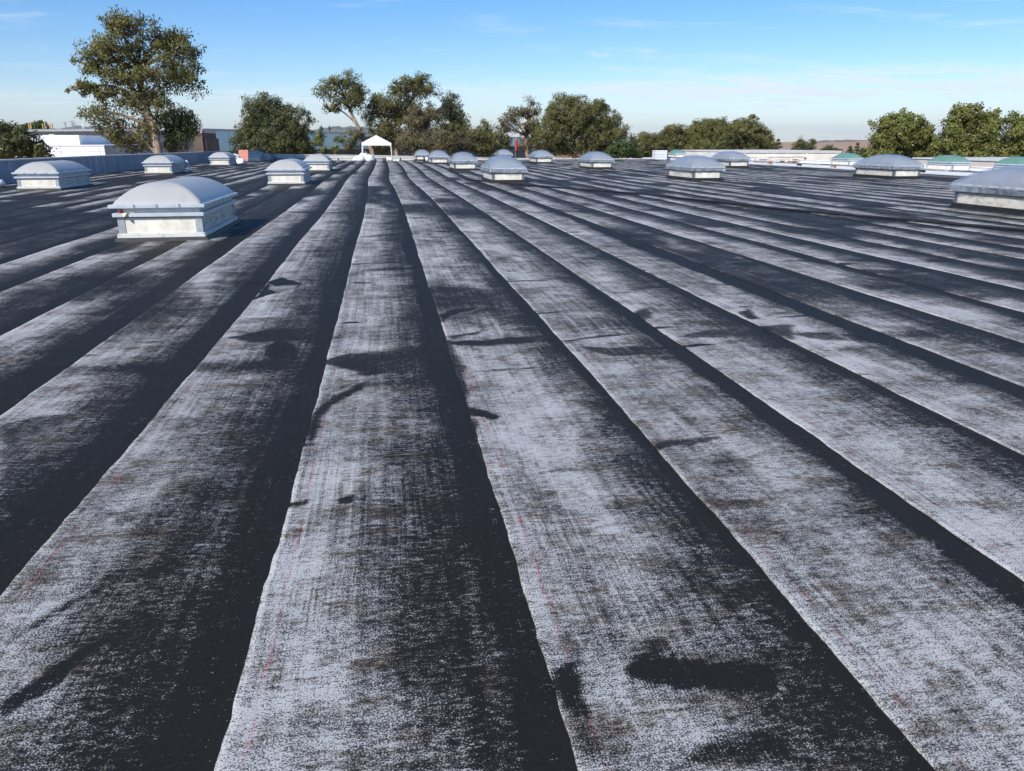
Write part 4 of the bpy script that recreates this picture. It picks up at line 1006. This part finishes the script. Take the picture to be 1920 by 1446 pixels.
conifer("feathery conifer tip rising out of the dense clump right of centre", 1407, 219, 262, 16, 104, 41, 'leaf_euc', 1.4)
conifer("short dark conifer touching the right side of the dense clump", 1446, 262, 285, 10, 150, 42)
conifer("small pointed dark conifer just right of the dense clump", 1457, 263, 286, 12, 150, 43)
conifer("leftmost pointed cypress at the foot of the right trees", 1592, 276, 292, 9, 150, 44)
conifer("tallest pointed cypress in front of the golden hills", 1605, 270, 292, 9, 150, 45)
conifer("rightmost pointed cypress beside the leafy right trees", 1615, 280, 292, 8, 150, 46)
tree("left of two small wind-bent trees on the far skyline above the off-white wall", 150, [(1504,267,8,6),(1498,274,9,7),(1492,279,8,5)], [(1497,300),(1499,275)], 'leaf_dark', 'barkdark', seed=47, name="street_tree", crad=.6, group="far treetops")
tree("right of two small wind-bent trees on the far skyline above the off-white wall", 150, [(1524,268,6,5),(1518,275,9,6),(1514,280,10,4)], [(1519,300),(1520,275)], 'leaf_dark', 'barkdark', seed=48, name="street_tree", crad=.6, group="far treetops")
tree("small dark treetop before the golden hill, left of the cypresses", 170, [(1552,278,8,4),(1562,281,9,3),(1572,283,7,2.5),(1545,282,6,3)], [(1555,300),(1555,284)], 'leaf_dark', 'barkdark', seed=49, name="street_tree", crad=.6, group="far treetops")
KW = dict(leaf='leaf_green', bark='barkdark', name="sycamore_tree", ll=.17, lw=.12, crad=.40, droop=.3, per=58, group="leafy trees on the right")
tree("leafy green tree with flat top, left of the right-hand leafy trees", 62, [(1692,222,14,10),(1680,235,26,14),(1660,240,18,14),(1712,240,20,16),(1690,258,36,20),(1650,264,18,16),(1725,262,20,16),(1735,245,12,12),(1700,285,44,22),(1650,290,24,16),(1745,282,24,22)], [(1692,320),(1690,270),(1690,240)], seed=51, dens=.85, **KW)
tree("tallest leafy green tree at the right with open crown", 58, [(1802,208,12,9),(1820,212,16,12),(1845,222,16,12),(1868,228,12,14),(1800,228,18,14),(1782,242,16,16),(1828,240,26,16),(1860,250,22,16),(1800,262,28,18),(1845,272,34,20),(1782,282,24,20),(1820,295,44,18),(1872,288,22,18)], [(1822,325),(1820,275),(1822,235)], seed=52, dens=.8, **KW)
tree("leafy green tree cut off by the right edge of the picture", 56, [(1915,228,14,12),(1905,248,14,14),(1925,262,26,20),(1908,282,20,18),(1940,245,24,22),(1895,296,16,12),(1950,285,34,24)], [(1925,325),(1922,275)], seed=53, dens=.9, **KW)
tree("low yellow-green bush at the foot of the right leafy trees, by the cypresses", 60, [(1632,288,14,9),(1648,296,18,9),(1625,300,14,7)], [(1636,320),(1636,296)], seed=54, dens=1.0, cat="bush", trad=.1, **KW)

# ------------------------------------------------------------------ hazy air
def haze():
    b = MB().box(-14500, 14500, -3200, 16500, GZ-1.5, 330)
    m = bpy.data.materials.new("hazy_air"); m.use_nodes = True; n = m.node_tree.nodes; l = m.node_tree.links
    n.remove(n["Principled BSDF"]); v = n.new("ShaderNodeVolumePrincipled")
    v.inputs["Color"].default_value = (0.66,0.82,1.0,1); v.inputs["Density"].default_value = 4e-5; v.inputs["Anisotropy"].default_value = 0.2
    l.new(v.outputs[0], n["Material Output"].inputs["Volume"])
    tag(b.build("haze", m), kind="stuff")
HAZE = True
if HAZE: haze()
